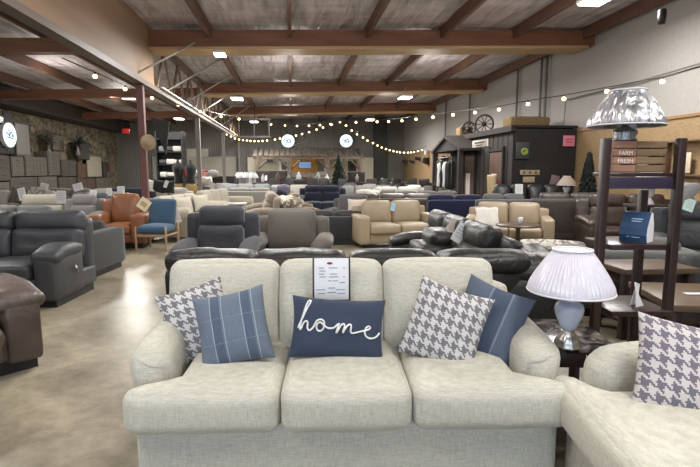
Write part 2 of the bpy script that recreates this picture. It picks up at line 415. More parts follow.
def pillow(label,loc,w,h,t,yaw,tilt,roll,mat,group=None,name='throw_pillow',res=18,cat='pillow'):
    bm=NB(); grid={}
    def th(u,v): return t*.5*((1-u**4)**.6)*((1-v**4)**.6)*(1-.25*(u*u+v*v)*.5)
    for s in (-1,1):
        for i in range(res+1):
            for j in range(res+1):
                u=math.sin((2*i/res-1)*PI/2); v=math.sin((2*j/res-1)*PI/2)
                edge=i in (0,res) or j in (0,res)
                if edge and s==1 : continue
                x=u*w/2*(1-.07*(1-v*v)); z=v*h/2*(1-.09*(1-u*u))
                yy=s*th(u,v)+.006*noise.noise(Vector((u*2.5,v*2.5,w*31+s)))*(1-u*u)*(1-v*v)*3
                if edge: yy=0
                grid[(s,i,j)]=bm.verts.new((x,yy,z))
                if edge: grid[(1,i,j)]=grid[(s,i,j)]
        for i in range(res):
            for j in range(res): 
                q=[grid[(s,i,j)],grid[(s,i+1,j)],grid[(s,i+1,j+1)],grid[(s,i,j+1)]]
                bm.faces.new(q if s==-1 else q[::-1])
    o=mesh_obj(name,bm,mat); M=RZ(yaw)@RX(-tilt)@RY(roll)
    o.rotation_euler=M.to_euler(); o.location=loc
    tag(o,label,cat,group); o['_th']=0; del o['_th']
    return o,th

# ------------------------------------------------------------------ the cream sofa in front
def cream_sofa(label,name,loc,yaw,bounds,backs,depth=.93,n=16,backH=.5,group=None,aw=.22):
    """bounds: x edges of the seat cushions at the front, backs: x edges of back cushions"""
    t=thing(name,label,'sofa',loc,yaw,group)
    x0,x1=bounds[0],bounds[-1]; W=x1-x0
    fy=-depth/2
    b=puff(NB(),(W-.07,depth-.04,.31),.03,(0,.012,0),((x0+x1)/2,.02,.165),n=10); mesh_obj('skirt_base',b,CREAM,t)
    bm=puff(NB(),(W-.05,.2,.62),.07,(0,0,0),((x0+x1)/2,depth/2-.1,.5),RX(-.05),n=8); mesh_obj('back_frame',bm,CREAM,t)
    for i in range(len(bounds)-1):
        a,c=bounds[i],bounds[i+1]; first=i==0; last=i==len(bounds)-2
        ia=x0+aw if first else a; ic=x1-aw if last else c
        def tf(p,v,a=a,c=c,ia=ia,ic=ic,first=first,last=last):
            # T-shape: behind the arm fronts the outer edges step in
            k=min(1,max(0,(p.y+depth/2-.30)/.05+1))  # p.y local around centre
            k=1 if p.y>-.30+.08 else max(0,(p.y+.30)/.08)
            mid=(a+c)/2; X=mid+p.x
            if first and p.x<0: X=X+k*aw*(-p.x/((c-a)/2))
            if last and p.x>0: X=X-k*aw*(p.x/((c-a)/2))
            p.x=X-mid
            fr=max(0,-(p.y)-.18)
            p.z-=fr*fr*.2
            return p
        mesh_obj('seat_cushion',puff(NB(),(c-a-.004,depth-.2,.215),.06,(.004,.012,.028),((a+c)/2,fy+(depth-.2)/2-.04,.408),n=n+6,fn=tf,wob=.003,seed=i),CREAM,t)
    for i in range(len(backs)-1):
        a,c=backs[i],backs[i+1]
        def bf(p,v):
            p.y-=.05*max(0,1-abs(v[2]))*.3
            return p
        mesh_obj('back_cushion',puff(NB(),(c-a+.004,.2,backH),.07,(0,.045,.012),((a+c)/2,depth/2-.25,.44+backH/2),RX(-.2),n=n,fn=bf,wob=.004,seed=i+5),CREAM,t)
    for s in (-1,1):
        cx=x0+.095 if s<0 else x1-.105
        def af(p,v,s=s):
            # rolled top swelling outwards, front face rounded and slightly raked
            zz=(p.z+.29)/.58
            p.x+=s*.035*max(0,zz-.3)
            w=1+.28*math.exp(-((zz-.82)/.2)**2); p.x*=w
            fr=(v[1]+1)/2
            p.z+=.05*fr*(zz>.5)-.035*math.exp(-((fr)/.14)**2)*max(0,zz-.4)
            return p
        a=mesh_obj('arm',puff(NB(),(.17,.76,.58),.082,(.0,.03,.012),(cx,.03,.372),n=20,fn=af,wob=.002,seed=s),CREAM,t)
        # gathered pleats on the arm front
        bm=NB()
        for q,(za,zb) in enumerate(((.565,.60),(.535,.565),(.50,.53))):
            tube(bm,[(cx-s*.06,-.335,za-.01),(cx+s*0,-.366,(za+zb)/2-.002),(cx+s*.07,-.345,zb+.005)],[.001,.003,.001],6)
        mesh_obj('pleat',bm,CREAM,a)
    return t
SY=2.665
main=cream_sofa('cream woven three-seat sofa with rolled arms and five pillows, large in front','sofa',(-.035,SY,0),math.radians(2.0),
    [-1.02,-.305,.31,1.06],[-1.0,-.37,.235,.885],depth=.95,backH=.535)
side=cream_sofa('cream woven loveseat at lower right, side-on with one houndstooth pillow','loveseat',(1.47,1.50,0),math.radians(-92),
    [-.86,0,.86],[-.6,0,.6],depth=.95,n=12)
# pillows
HT=houndstooth(.0068,(112,110,114),(196,193,192)); HTP=houndstooth(.0068,(108,104,114),(190,184,184))
PLAID=plaid((102,112,126),(82,93,110),(150,160,174),.155,w=.005,off=.05); STR=plaid((84,93,108),(70,79,95),(116,124,138),.34,w=.01,cross=False,off=.13)
NAVY=fabric((55,64,82),.08,120)
p,_=pillow('grey and white houndstooth throw pillow at left end of the cream sofa, behind plaid one',(-.83,2.66,.675),.36,.41,.13,math.radians(16),.32,math.radians(-15),HT)
p,_=pillow('blue plaid throw pillow leaning in front of a houndstooth pillow, left end of cream sofa',(-.60,2.49,.695),.37,.385,.14,math.radians(4),.36,math.radians(-11),PLAID)
hp,th=pillow('navy lumbar pillow with white script reading home, on middle seat of cream sofa',(-.065,2.55,.672),.50,.325,.13,math.radians(3),.33,math.radians(4),NAVY)
p,_=pillow('grey and white houndstooth throw pillow near right end of cream sofa, before blue one',(.505,2.56,.685),.40,.43,.14,math.radians(-10),.36,math.radians(17),HT)
p,_=pillow('slate blue throw pillow with faint stripes behind houndstooth one, right end of cream sofa',(.75,2.64,.675),.37,.43,.13,math.radians(-20),.36,math.radians(19),STR)
p,_=pillow('grey and white houndstooth throw pillow on the side-on cream loveseat at right edge',(1.46,2.02,.645),.48,.44,.15,math.radians(-12),.5,math.radians(10),HTP)
# script lettering on the navy pillow (traced stroke, follows the pillow face)
px=[(97,262),(104,240),(122,200),(142,150),(158,118),(157,108),(146,112),(134,140),(124,180),(113,225),(108,268),(116,262),(126,235),(140,222),(150,232),(150,258),(160,272),(176,262),(190,240),(198,222),(212,212),(230,212),(242,226),(240,256),(226,272),(208,270),(200,252),(206,232),(222,226),(240,240),(262,254),(290,254),(306,244),(318,230)]
px2=[(326,226),(318,250),(312,280),(322,262),(336,236),(350,228),(356,240),(350,262),(348,276),(358,256),(374,234),(388,230),(392,244),(390,266),(400,276),(420,272),(446,264),(470,258),(492,250),(500,240),(490,234),(476,244),(470,268),(478,288),(498,298),(522,296),(542,284),(554,266)]
def stroke(pts):
    # smooth through Catmull-Rom
    P=[Vector(q) for q in pts]; out=[]
    for i in range(len(P)-1):
        a=P[max(i-1,0)];b=P[i];c=P[i+1];d=P[min(i+2,len(P)-1)]
        for k in range(4):
            s=k/4; out.append(.5*((2*b)+(-a+c)*s+(2*a-5*b+4*c-d)*s*s+(-a+3*b-3*c+d)*s**3))
    out.append(P[-1]); return out
def letters(pts):
    res=[]
    for q in stroke(pts):
        u=(q.x-320)/540*2; v=-(q.y-242)/320*2
        # undo the sideways slope of the pillow in the picture
        v+= -.0*u
        x=u*.25; z=v*.1625*.92+.010
        uu=max(-.98,min(.98,x/.25)); vv=max(-.98,min(.98,z/.1625))
        res.append((x,-th(uu,vv)+.018*noise.noise(Vector((uu*2.5,vv*2.5,.50*31-1)))*(1-uu*uu)*(1-vv*vv)-.001,z))
    return res
bm=NB(); tube(bm,letters(px),.0047,6); tube(bm,letters(px2),.0047,6)
mesh_obj('script_lettering',bm,plain((225,225,222),.8),hp)['label']='white script word home'
# price sheet hung over the middle back cushion
c=AY(331.5,279,2.74); pt=thing('price_sheet','white printed price sheet in a black-edged clear sleeve on the middle back cushion','price sheet',c,math.radians(2))
Mt=RX(-.13)
mesh_obj('sleeve',bbox_((.212,.006,.245),(0,.004,0),.002,Mt),plain((52,48,50),.4),pt)
mesh_obj('paper',bbox_((.192,.003,.232),(0,-.002,.001),.001,Mt),PAPER,pt)
bm=NB(); 
for (x,z,w) in ((-.055,.062,.03),(-.05,.045,.035),(.01,.062,.05),(.07,.062,.012),(-.055,.028,.03),(-.05,.012,.035),(.012,.028,.04),(.012,.012,.05),(.07,.012,.012),(-.01,-.01,.02),(.02,-.01,.03),(.06,-.02,.03),(-.06,-.06,.05),(.0,-.05,.04),(.05,-.06,.05),(0,-.075,.05),(.055,-.08,.045),(-.055,-.08,.04)): box(bm,(w,.0008,.0045),(x,-.0042,z),None)
mesh_obj('printed_text',bm,plain((120,120,135),.7),pt,False,M=Mt)
bm=lathe(NB(),[(.016,0),(.016,.0008)],20); mesh_obj('logo',bm,plain((120,40,45),.6),pt,False,M=Mt@Matrix.Translation((-.01,-.0042,.088))@RX(PI/2)@Matrix.Scale(.45,4,(0,1,0)))
mesh_obj('film_glare',bbox_((.19,.0015,.09),(0,-.0055,-.07),.0005,Mt),None or plain((236,238,242),.15),pt) if False else None
# hanging strap of the sleeve
bm=tube(NB(),[Mt@Vector((-.04,.01,.12)),Mt@Vector((0,.03,.14)),Mt@Vector((.04,.01,.12))],.002,5); mesh_obj('cord',bm,DARKM,pt)

# ------------------------------------------------------------------ marble end table, lamp
tp=Vector((1.16,2.77,0)); t=thing('end_table','square end table with dark marble top between the two cream sofas','table',tp,math.radians(-3))
mesh_obj('tabletop',bbox_((.52,.52,.03),(0,0,.565),.006),mat_marble(),t)
mesh_obj('apron',bbox_((.50,.50,.08),(0,0,.508),.004),DKWOOD,t)
mesh_obj('shelf',bbox_((.48,.48,.02),(0,0,.16),.004),DKWOOD,t)
for sx in (-1,1):
    for sy in (-1,1): mesh_obj('leg',bbox_((.05,.05,.47),(sx*.225,sy*.225,.236),.004),DKWOOD,t)
def lamp(label,loc,k=1.0,shade=None,body=None,base=None,pleat=True,wrap=True,short=False,name='table_lamp',n=144,rt=.105,rb=.225,hs=.235,zb=.3):
    t=thing(name,label,'lamp',loc,.3)
    if short:
        prof=[(.0,0),(.075,.0),(.085,.012),(.07,.03),(.085,.06),(.075,.085),(.03,.105),(.02,.12)]; z0=.11
    else:
        prof=[(0,0),(.075,0),(.078,.012),(.066,.02),(.07,.03),(.055,.06),(.034,.085),(.036,.1)]; z0=.1
    mesh_obj('lamp_base',lathe(NB(),[(r*k,z*k) for r,z in prof],40,fn=(lambda r,z,a:r*(1+.05*math.cos(a*10))) if n>40 else None),base or STEEL,t)
    if not short:
        mesh_obj('lamp_body',lathe(NB(),[(r*k,z*k) for r,z in [(.03,.1),(.045,.12),(.062,.16),(.077,.2),(.08,.225),(.073,.25),(.055,.265),(.048,.27),(.052,.28),(.045,.29),(.02,.3)]],40),body,t)
    mesh_obj('lamp_stem',tube(NB(),[(0,0,(z0)*k),(0,0,(zb+hs*.7)*k)],.008*k,8),STEEL,t)
    h=hs
    prof=[(rb,zb),(rb*1.005,zb+.012)]+[(rb-(rb-rt)*((q/10)**1.25 if True else 0),zb+.012+(h-.02)*q/10) for q in range(1,11)]+[(rt,zb+h)]
    def fl(r,z,a): 
        return r*(1+(.016*math.cos(a*58) if pleat else .014*math.cos(a*24)+.012*math.cos(a*7+z*14))) if zb+.013<z<zb+h-.001 else r
    bm=lathe(NB(),[(r*k,z*k) for r,z in prof],n*3 if pleat and n>40 else n,fn=lambda r,z,a:fl(r/k,z/k,a)*k,cap=False)
    sh_=mesh_obj('lamp_shade',bm,shade,t)
    sm=sh_.modifiers.new('thick','SOLIDIFY'); sm.thickness=.004; 
    if wrap: mesh_obj('film_cover',lathe(NB(),[(rt*k*.98,(zb+h)*k-.004),(rt*k*.98,(zb+h)*k-.001)],32),plain((214,212,216),.3),sh_)
    bm=NB(); 
    ring=[(rt*k*math.cos(a*2*PI/32),rt*k*math.sin(a*2*PI/32),(zb+h)*k) for a in range(33)]; tube(bm,ring,.006*k,6); mesh_obj('top_trim',bm,plain((214,212,218),.6),sh_); bm=NB()
    ring=[(rb*k*math.cos(a*2*PI/48),rb*k*math.sin(a*2*PI/48),zb*k) for a in range(49)]; tube(bm,ring,.006*k,6)
    mesh_obj('bottom_trim',bm,plain((214,212,218),.6),sh_)
    bm=NB()
    for q in range(3):
        a=q*2*PI/3; tube(bm,[(0,0,(zb+h*.95)*k),(rt*k*math.cos(a),rt*k*math.sin(a),(zb+h*.97)*k)],.003*k,5)
    mesh_obj('shade_spider',bm,STEEL,t)
    return t
SHADE=mat_wrap((206,202,214)); BLUEC=plain((172,178,196),.18)
lamp('white pleated-shade table lamp with pale blue ceramic body on the marble end table',(1.14,2.53,.5815),.91,SHADE,BLUEC,STEEL,rb=.232,rt=.105,hs=.235,zb=.33)

# ------------------------------------------------------------------ dark ladder shelf at right with things on it
RKX,RKY=1.86,3.40
rk=thing('etagere_shelf','tall dark brown open shelf unit right of the marble table','shelf',(RKX,RKY,0),math.radians(1))
RW_,RD=.47,.36
for sx in (-1,1):
    for sy in (-1,1):
        hh=1.70 if sy<0 else 1.36
        mesh_obj('leg',bbox_((.05,.055,hh),(sx*RW_/2*(1.02)+(.19 if sx<0<sy else 0),sy*(RD/2),hh/2),.004),DKWOOD,rk)
PURP=wood((48,42,62),.35,6,.2,0)
mesh_obj('shelf',bbox_((RW_-.1,RD,.025),(.05,0,1.47),.003),DKWOOD,rk); 
sf=mesh_obj('shelf_apron',bbox_((RW_-.05,.02,.075),(0,-RD/2+.01,1.418),.003),PURP,rk); sf['label']='purplish front board'
for z in (1.0,.57,.2): mesh_obj('shelf',bbox_((RW_-.07,RD+.06*(z<1),.035),(.035,-.03*(z<1),z),.003),DKWOOD,rk)
# slatted crates on the top shelf
for i,(cx,m,lb) in enumerate(((-.055,wood((150,112,92),.7,5,.3,0),'reddish slatted wood crate with white lettering on top shelf of the dark shelf unit'),(.12,wood((118,96,70),.7,5,.3,0),'plain weathered slatted wood crate on top shelf of the dark shelf unit'))):
    w=.15 if i==0 else .2
    t=thing('wooden_crate',lb,'crate',(RKX+cx-.0,RKY+.02,1.4835),math.radians(1),'crates on the dark shelf unit')
    for k in range(4): mesh_obj('slat',bbox_((w,.012,.044),(0,-.09,.026+k*.052),.002),m,t)
    for k in range(4): mesh_obj('slat',bbox_((w,.012,.044),(0,.09,.026+k*.052),.002),m,t)
    for s in (-1,1): mesh_obj('end_panel',bbox_((.012,.168,.2),(s*(w/2-.006),0,.102),.002),m,t)
    mesh_obj('bottom_board',bbox_((w-.03,.168,.01),(0,0,.006),.001),m,t)
    if i==0:
        for zz,txt in ((.127,'FARM'),(.075,'FRESH')):
            cu=bpy.data.curves.new('lettering','FONT'); cu.body=txt; cu.size=.038; cu.extrude=.0006; cu.align_x='CENTER'
            ob=bpy.data.objects.new('lettering',cu); COL.objects.link(ob); dg=bpy.context.evaluated_depsgraph_get(); dg.update()
            me=bpy.data.meshes.new_from_object(ob.evaluated_get(dg)); bpy.data.objects.remove(ob)
            me.materials.clear(); me.materials.append(plain((230,220,215),.7)); o=bpy.data.objects.new('lettering',me); COL.objects.link(o); o.parent=t; o.location=(0.005,-.097,zz-.012); o.rotation_euler=(PI/2,0,0)
SILV,nn,bb=nt('silver_foil_wrap',.3,.6); a_=N(nn,'ShaderNodeTexNoise',i_Scale=1,i_Detail=4,i_Distortion=1.5); nn.links.new(coord(nn,(11,11,2)),a_.inputs['Vector'])
r_=ramp(nn,a_.outputs[0],lin((120,119,122)),lin((190,189,192))); nn.links.new(r_.outputs[0],bb.inputs['Base Color']); bump(nn,bb,a_.outputs[0],.7,.05)
lamp('silver foil-look table lamp wrapped in clear film, standing atop the slatted crates',(1.85,3.42,1.692),.88,SILV,None,SILV,pleat=False,short=True,rb=.272,rt=.13,hs=.26,zb=.115)
# crate top board carries the lamp base
# folded brochure box on the middle shelf
t=thing('leaflet_box','dark blue folded leaflet box with white curved side on dark shelf unit','box',(RKX+.09,RKY-.02,1.018),math.radians(-48))
prof=[(-.055,0),(-.068,.05),(-.06,.10),(.0,.2),(.03,.2),(.06,.13),(.07,.06),(.055,0)]
bm=prism(NB(),prof,-.085,.085); mesh_obj('sleeve',bm,plain((38,66,96),.35),t,False)
bm=prism(NB(),[(a*.97,b*.985+.001) for a,b in prof],.0852,.0862); mesh_obj('side_panel',bm,PAPER,t,False)['label']='white side panel'
bm=NB(); 
for z,w in ((.155,.07),(.14,.06)): box(bm,(w,.002,.006),(.01,-.038+(z-.14)*.6,z),RX(-.5))
box(bm,(.05,.002,.004),(.02,-.067,.035)); lathe(bm,[(.009,0),(.009,.002)],12,(-.03,-.067,.035))
mesh_obj('printed_text',bm,plain((150,175,195),.5),t,False)
# twisted white card on the next shelf down
t=thing('folded_card','white folded card standing on the lower shelf of the dark shelf unit','card',(RKX+.09,RKY-.12,.588),.5)
bm=NB(); vsx=[(-.04,.0),(.045,.0),(.0,.085),(.02,.15),(-.035,.17),(-.03,.08)]
prism(bm,[(a,b) for a,b in vsx],-.001,.001,axis='Y'); mesh_obj('front_leaf',bm,PAPER,t,False,M=RX(-.15)); 
bm=NB(); prism(bm,[(-.03,0),(.05,0),(.02,.15),(-.02,.16)],-.001,.001,axis='Y'); mesh_obj('rear_leaf',bm,PAPER,t,False,M=Matrix.Translation((0,.05,0))@RX(.2)@RZ(.0))
# ------------------------------------------------------------------ furniture just behind the cream sofa
BROWNL=leather((78,66,60),.42); CHARF=fabric((56,57,61),.1,70); CHARF2=fabric((62,62,66),.1,70); TANL=leather((146,131,109),.5,.15,.06)
row_=t=sofa('black leather L-shaped sectional sofa right behind the cream sofa, wing with paper tags','sectional sofa',-.02,4.04,PI,4,2.72,.86,.86,BLACKL,'none',style='plain',name='sectional_sofa',feet=False,n=8,tilt=.1)
# thick glossy top roll and outer back panels of that row
for i in range(4):
    cx=-1.07+i*.68 if False else -1.02+i*.68
    mesh_obj('back_pillow_top',puff(NB(),(.67,.2,.16),.075,(0,.01,.02),(cx,.36,.82),RX(-.1),n=10,wob=.014,seed=i),BLACKL,t)
# the wing running away on the right
wing_=t=sofa('black leather sectional wing with two paper tags, right of centre, its bulging backs going away','sectional sofa',1.0,5.5,math.radians(-85),3,2.6,.8,.98,BLACKL,'pillow',.24,.62,.45,'recliner',name='sectional_sofa',feet=False,n=10)
corner_=t=thing('corner_seat','black leather corner wedge with glossy rounded top right of the cream sofa back','sectional sofa',(1.21,4.0,0),math.radians(-14))
mesh_obj('base',puff(NB(),(.86,.78,.7),.06,(.0,.02,.01),(0,.03,.37),n=8,wob=.008),BLACKL,t)
mesh_obj('back_pillow_top',puff(NB(),(.92,.3,.22),.1,(0,.02,.03),(0,-.2,.75),RX(.15),n=12,wob=.02,seed=3),BLACKL,t)
mesh_obj('side_roll',puff(NB(),(.26,.8,.24),.11,(.02,0,.02),(.3,.05,.75),RX(0),n=12,wob=.02,seed=9),BLACKL,t)
wing=wing_
def merge(src,dst):
    A=Matrix.Translation(src.location)@src.rotation_euler.to_matrix().to_4x4(); B=Matrix.Translation(dst.location)@dst.rotation_euler.to_matrix().to_4x4()
    for ch in list(COL.objects):
        if ch.parent==src:
            m=ch.matrix_local.copy(); ch.parent=dst; ch.matrix_parent_inverse=Matrix(); ch.matrix_local=B.inverted()@A@m
    bpy.data.objects.remove(src)
for nm,sz,rr,z in (('console',(.6,.6,.7),.06,.36),('console_pad',(.55,.32,.18),.08,.75)):
    o=mesh_obj(nm,puff(NB(),sz,rr,(0,.01,.02),(0,0,z),n=10,wob=.012),BLACKL,wing); o.matrix_local=(Matrix.Translation(wing.location)@RZ(math.radians(-85))).inverted()@Matrix.Translation((.62,4.95,0))@RZ(.15)
merge(wing,row_); merge(corner_,row_)
# grey armless-look recliner and brown-grey club chair
cx=PX(223,6.1); t=sofa('charcoal reclining armchair with button-tufted back, left of the grey-brown club chair','armchair',cx,5.9,math.radians(4),1,.96,.95,1.05,CHARF,'pillow',.2,.62,.46,'recliner',n=12,feet=False,name='recliner',m2=CHARF)
cx=PX(292,6.6); t=sofa('grey-brown club armchair with rolled arms behind the cream sofa','armchair',cx,6.35,math.radians(-2),1,1.02,.92,.97,fabric((92,86,80),.08,70),'rolled',.19,.68,.46,'plain',n=10,feet=False)
t=sofa('tan leather loveseat with a blue tag between its back cushions','loveseat',PX(394,10),9.95,math.radians(13),2,1.64,.95,.86,TANL,'track',.2,.62,.44,'plain',n=10)
t=sofa('tan leather loveseat half-hidden by black sectional, white throw over its back','loveseat',PX(510,9.3),9.4,math.radians(-16),2,1.55,.95,.86,TANL,'track',.2,.62,.44,'plain',n=10)
THROW=fabric((206,202,196),.08,40)
o=mesh_obj('throw_blanket',puff(NB(),(.42,.05,.5),.02,(0,.01,0),(0,0,0),RX(-.25),n=10,wob=.04,seed=3),THROW); c=AY(487,221,9.0); o.location=c; tag(o,'white throw draped over left end of the half-hidden tan loveseat','blanket')
t=thing('side_table','small round wooden table with a glass on it by the half-hidden tan loveseat','table',(PX(518,8.4),8.4,0))
mesh_obj('tabletop',lathe(NB(),[(.36,.56),(.37,.575),(.36,.59)],40),wood((78,60,48),.4,6,.25,0),t); mesh_obj('pedestal',lathe(NB(),[(.18,0),(.17,.02),(.04,.05),(.035,.5),(.09,.56)],20),DKWOOD,t)
t=thing('drinking_glass','clear drinking glass standing on the small round wooden table','glass',(PX(519,8.4),8.35,.59))
mesh_obj('glass_body',lathe(NB(),[(.03,0),(.04,.12),(.036,.12),(.028,.01)],16),plain((190,195,200),.1),t)
o=pillow('light grey and white patterned cushion lying beside the black corner seat','',.5,.5,.2,0,0,0,pattern((200,196,190),(120,118,116),12)) if False else None
t=sofa('white and grey patterned chaise behind the lamp shade, right of the black corner seat','chaise',PX(552,6.0),6.0,math.radians(-20),1,.8,1.0,.6,pattern((196,192,184),(122,118,112),11),'none',name='chaise',n=8)
# ---------------------------------------------------------------- left foreground
t=sofa('charcoal leather-look reclining sofa with padded arm at left edge, before the dark track-arm sofa','sofa',-4.45,5.72,math.radians(2),3,2.55,1.02,1.0,leather((58,59,63),.5,.15,.08),'pillow',.28,.62,.46,'recliner',n=14,feet=False,wide=True)
mesh_obj('recline_lever',tube(NB(),[(1.285,-.1,.42),(1.30,-.1,.36),(1.30,-.08,.33)],.012,8),STEEL,t)
t=sofa('dark charcoal track-arm sofa showing its flat outer arm left of the aisle','sofa',-4.62,7.2,0,3,2.2,1.15,.72,fabric((58,59,59),.06,80),'track',.2,.62,.44,'plain',n=8,feet=False)
t=sofa('brown leather recliner with bulging footrest at lower left edge','armchair',-3.22,3.3,math.radians(52),2,1.75,1.0,.9,BROWNL,'pillow',.3,.6,.46,'recliner',n=14,feet=False,name='recliner')
mesh_obj('footrest',puff(NB(),(1.1,.26,.24),.11,(0,.03,.02),(0,-.56,.34),n=10,wob=.01),BROWNL,t)
t=sofa('cognac orange leather armchair with pillowy back, left of the blue accent chair','armchair',PX(125,10.0),9.9,math.radians(8),1,1.06,1.0,1.0,leather((128,82,54),.35,.2,.12),'track',.26,.64,.44,'plain',n=12,feet=False)
# blue accent chair with a wooden frame
BLUEF=fabric((60,84,106),.08,80); t=thing('accent_chair','blue upholstered accent chair with pale wooden frame and paper tag, by orange armchair','chair',(PX(156,9.4),9.45,0),math.radians(-3))
mesh_obj('seat',puff(NB(),(.52,.58,.14),.05,(0,.01,.03),(0,-.02,.40),n=10),BLUEF,t)
mesh_obj('backrest',puff(NB(),(.52,.12,.52),.05,(0,.03,.01),(0,.27,.68),RX(-.25),n=10),BLUEF,t)
WF=wood((150,124,100),.5,8,.15,2)
for s in (-1,1):
    mesh_obj('leg',bbox_((.03,.04,.46),(s*.285,-.29,.23),.005),WF,t); mesh_obj('leg',bbox_((.035,.05,.5),(s*.285,.28,.25),.005),WF,t)
    mesh_obj('side_rail',bbox_((.03,.56,.035),(s*.285,0,.29),.006),WF,t)
mesh_obj('frame_rail',bbox_((.6,.03,.05),(0,-.28,.29),.005),WF,t)
t=thing('swing_tag','cream paper tag hung crooked on the blue accent chair back','tag',(PX(147,9.5),9.4,.86))
mesh_obj('card',bbox_((.22,.006,.22),(0,0,0),.002,RX(-.2)@RY(.6)),plain((206,196,170),.7),t,False); mesh_obj('printed_text',box(NB(),(.12,.002,.08),(0,-.006,0),RX(-.2)@RY(.6)),plain((170,150,100),.7),t,False)
# dark navy ottoman between
o=mesh_obj('ottoman',puff(NB(),(.6,.6,.42),.08,(.01,.01,.02),(0,0,.22),n=8),fabric((34,38,54),.08,80)); o.location=(PX(97,9.2),9.2,0); tag(o,'dark navy ottoman between charcoal sofa and orange armchair','ottoman')
CT=fabric((158,151,136),.08,60)
t=sofa('long cream button-tufted sofa running away on the left, nearer of the two','sofa',-3.75,11.55,math.radians(84),3,2.3,1.0,.92,CT,'rolled',.24,.72,.45,'tufted',n=12)
t=sofa('cream button-tufted sofa running away on the left, farther of the two','sofa',-3.55,14.0,math.radians(84),3,2.4,1.0,.95,CT,'rolled',.24,.72,.45,'tufted',n=10)
for k,(p_,y_,lb) in enumerate(((186,11.3,'cream plain cushion on the nearer tufted cream sofa, left one'),(203,12.4,'cream plain cushion on the nearer tufted cream sofa, right one'))):
    pillow(lb,(PX(p_,y_,.72),y_-.15,.70),.45,.42,.16,.9,.3,0,fabric((166,160,146),.06,60))
def metal_table(label,x,y,w=.5,h=.55):
    t=thing('side_table',label,'table',(x,y,0),.1)
    mesh_obj('tabletop',bbox_((w,w*.8,.025),(0,0,h),.004),plain((190,188,184),.3),t)
    for sx in (-1,1):
        for sy in (-1,1): mesh_obj('leg',box(NB(),(.025,.025,h-.01),(sx*(w/2-.02),sy*(w*.4-.02),(h-.01)/2)),STEEL,t,False)
metal_table('pale side table with metal legs standing right of the tufted cream sofas',PX(227,12.6),12.6)
metal_table('low metal side table farther back beside the white sofa',PX(236,14.4),14.4,.6)
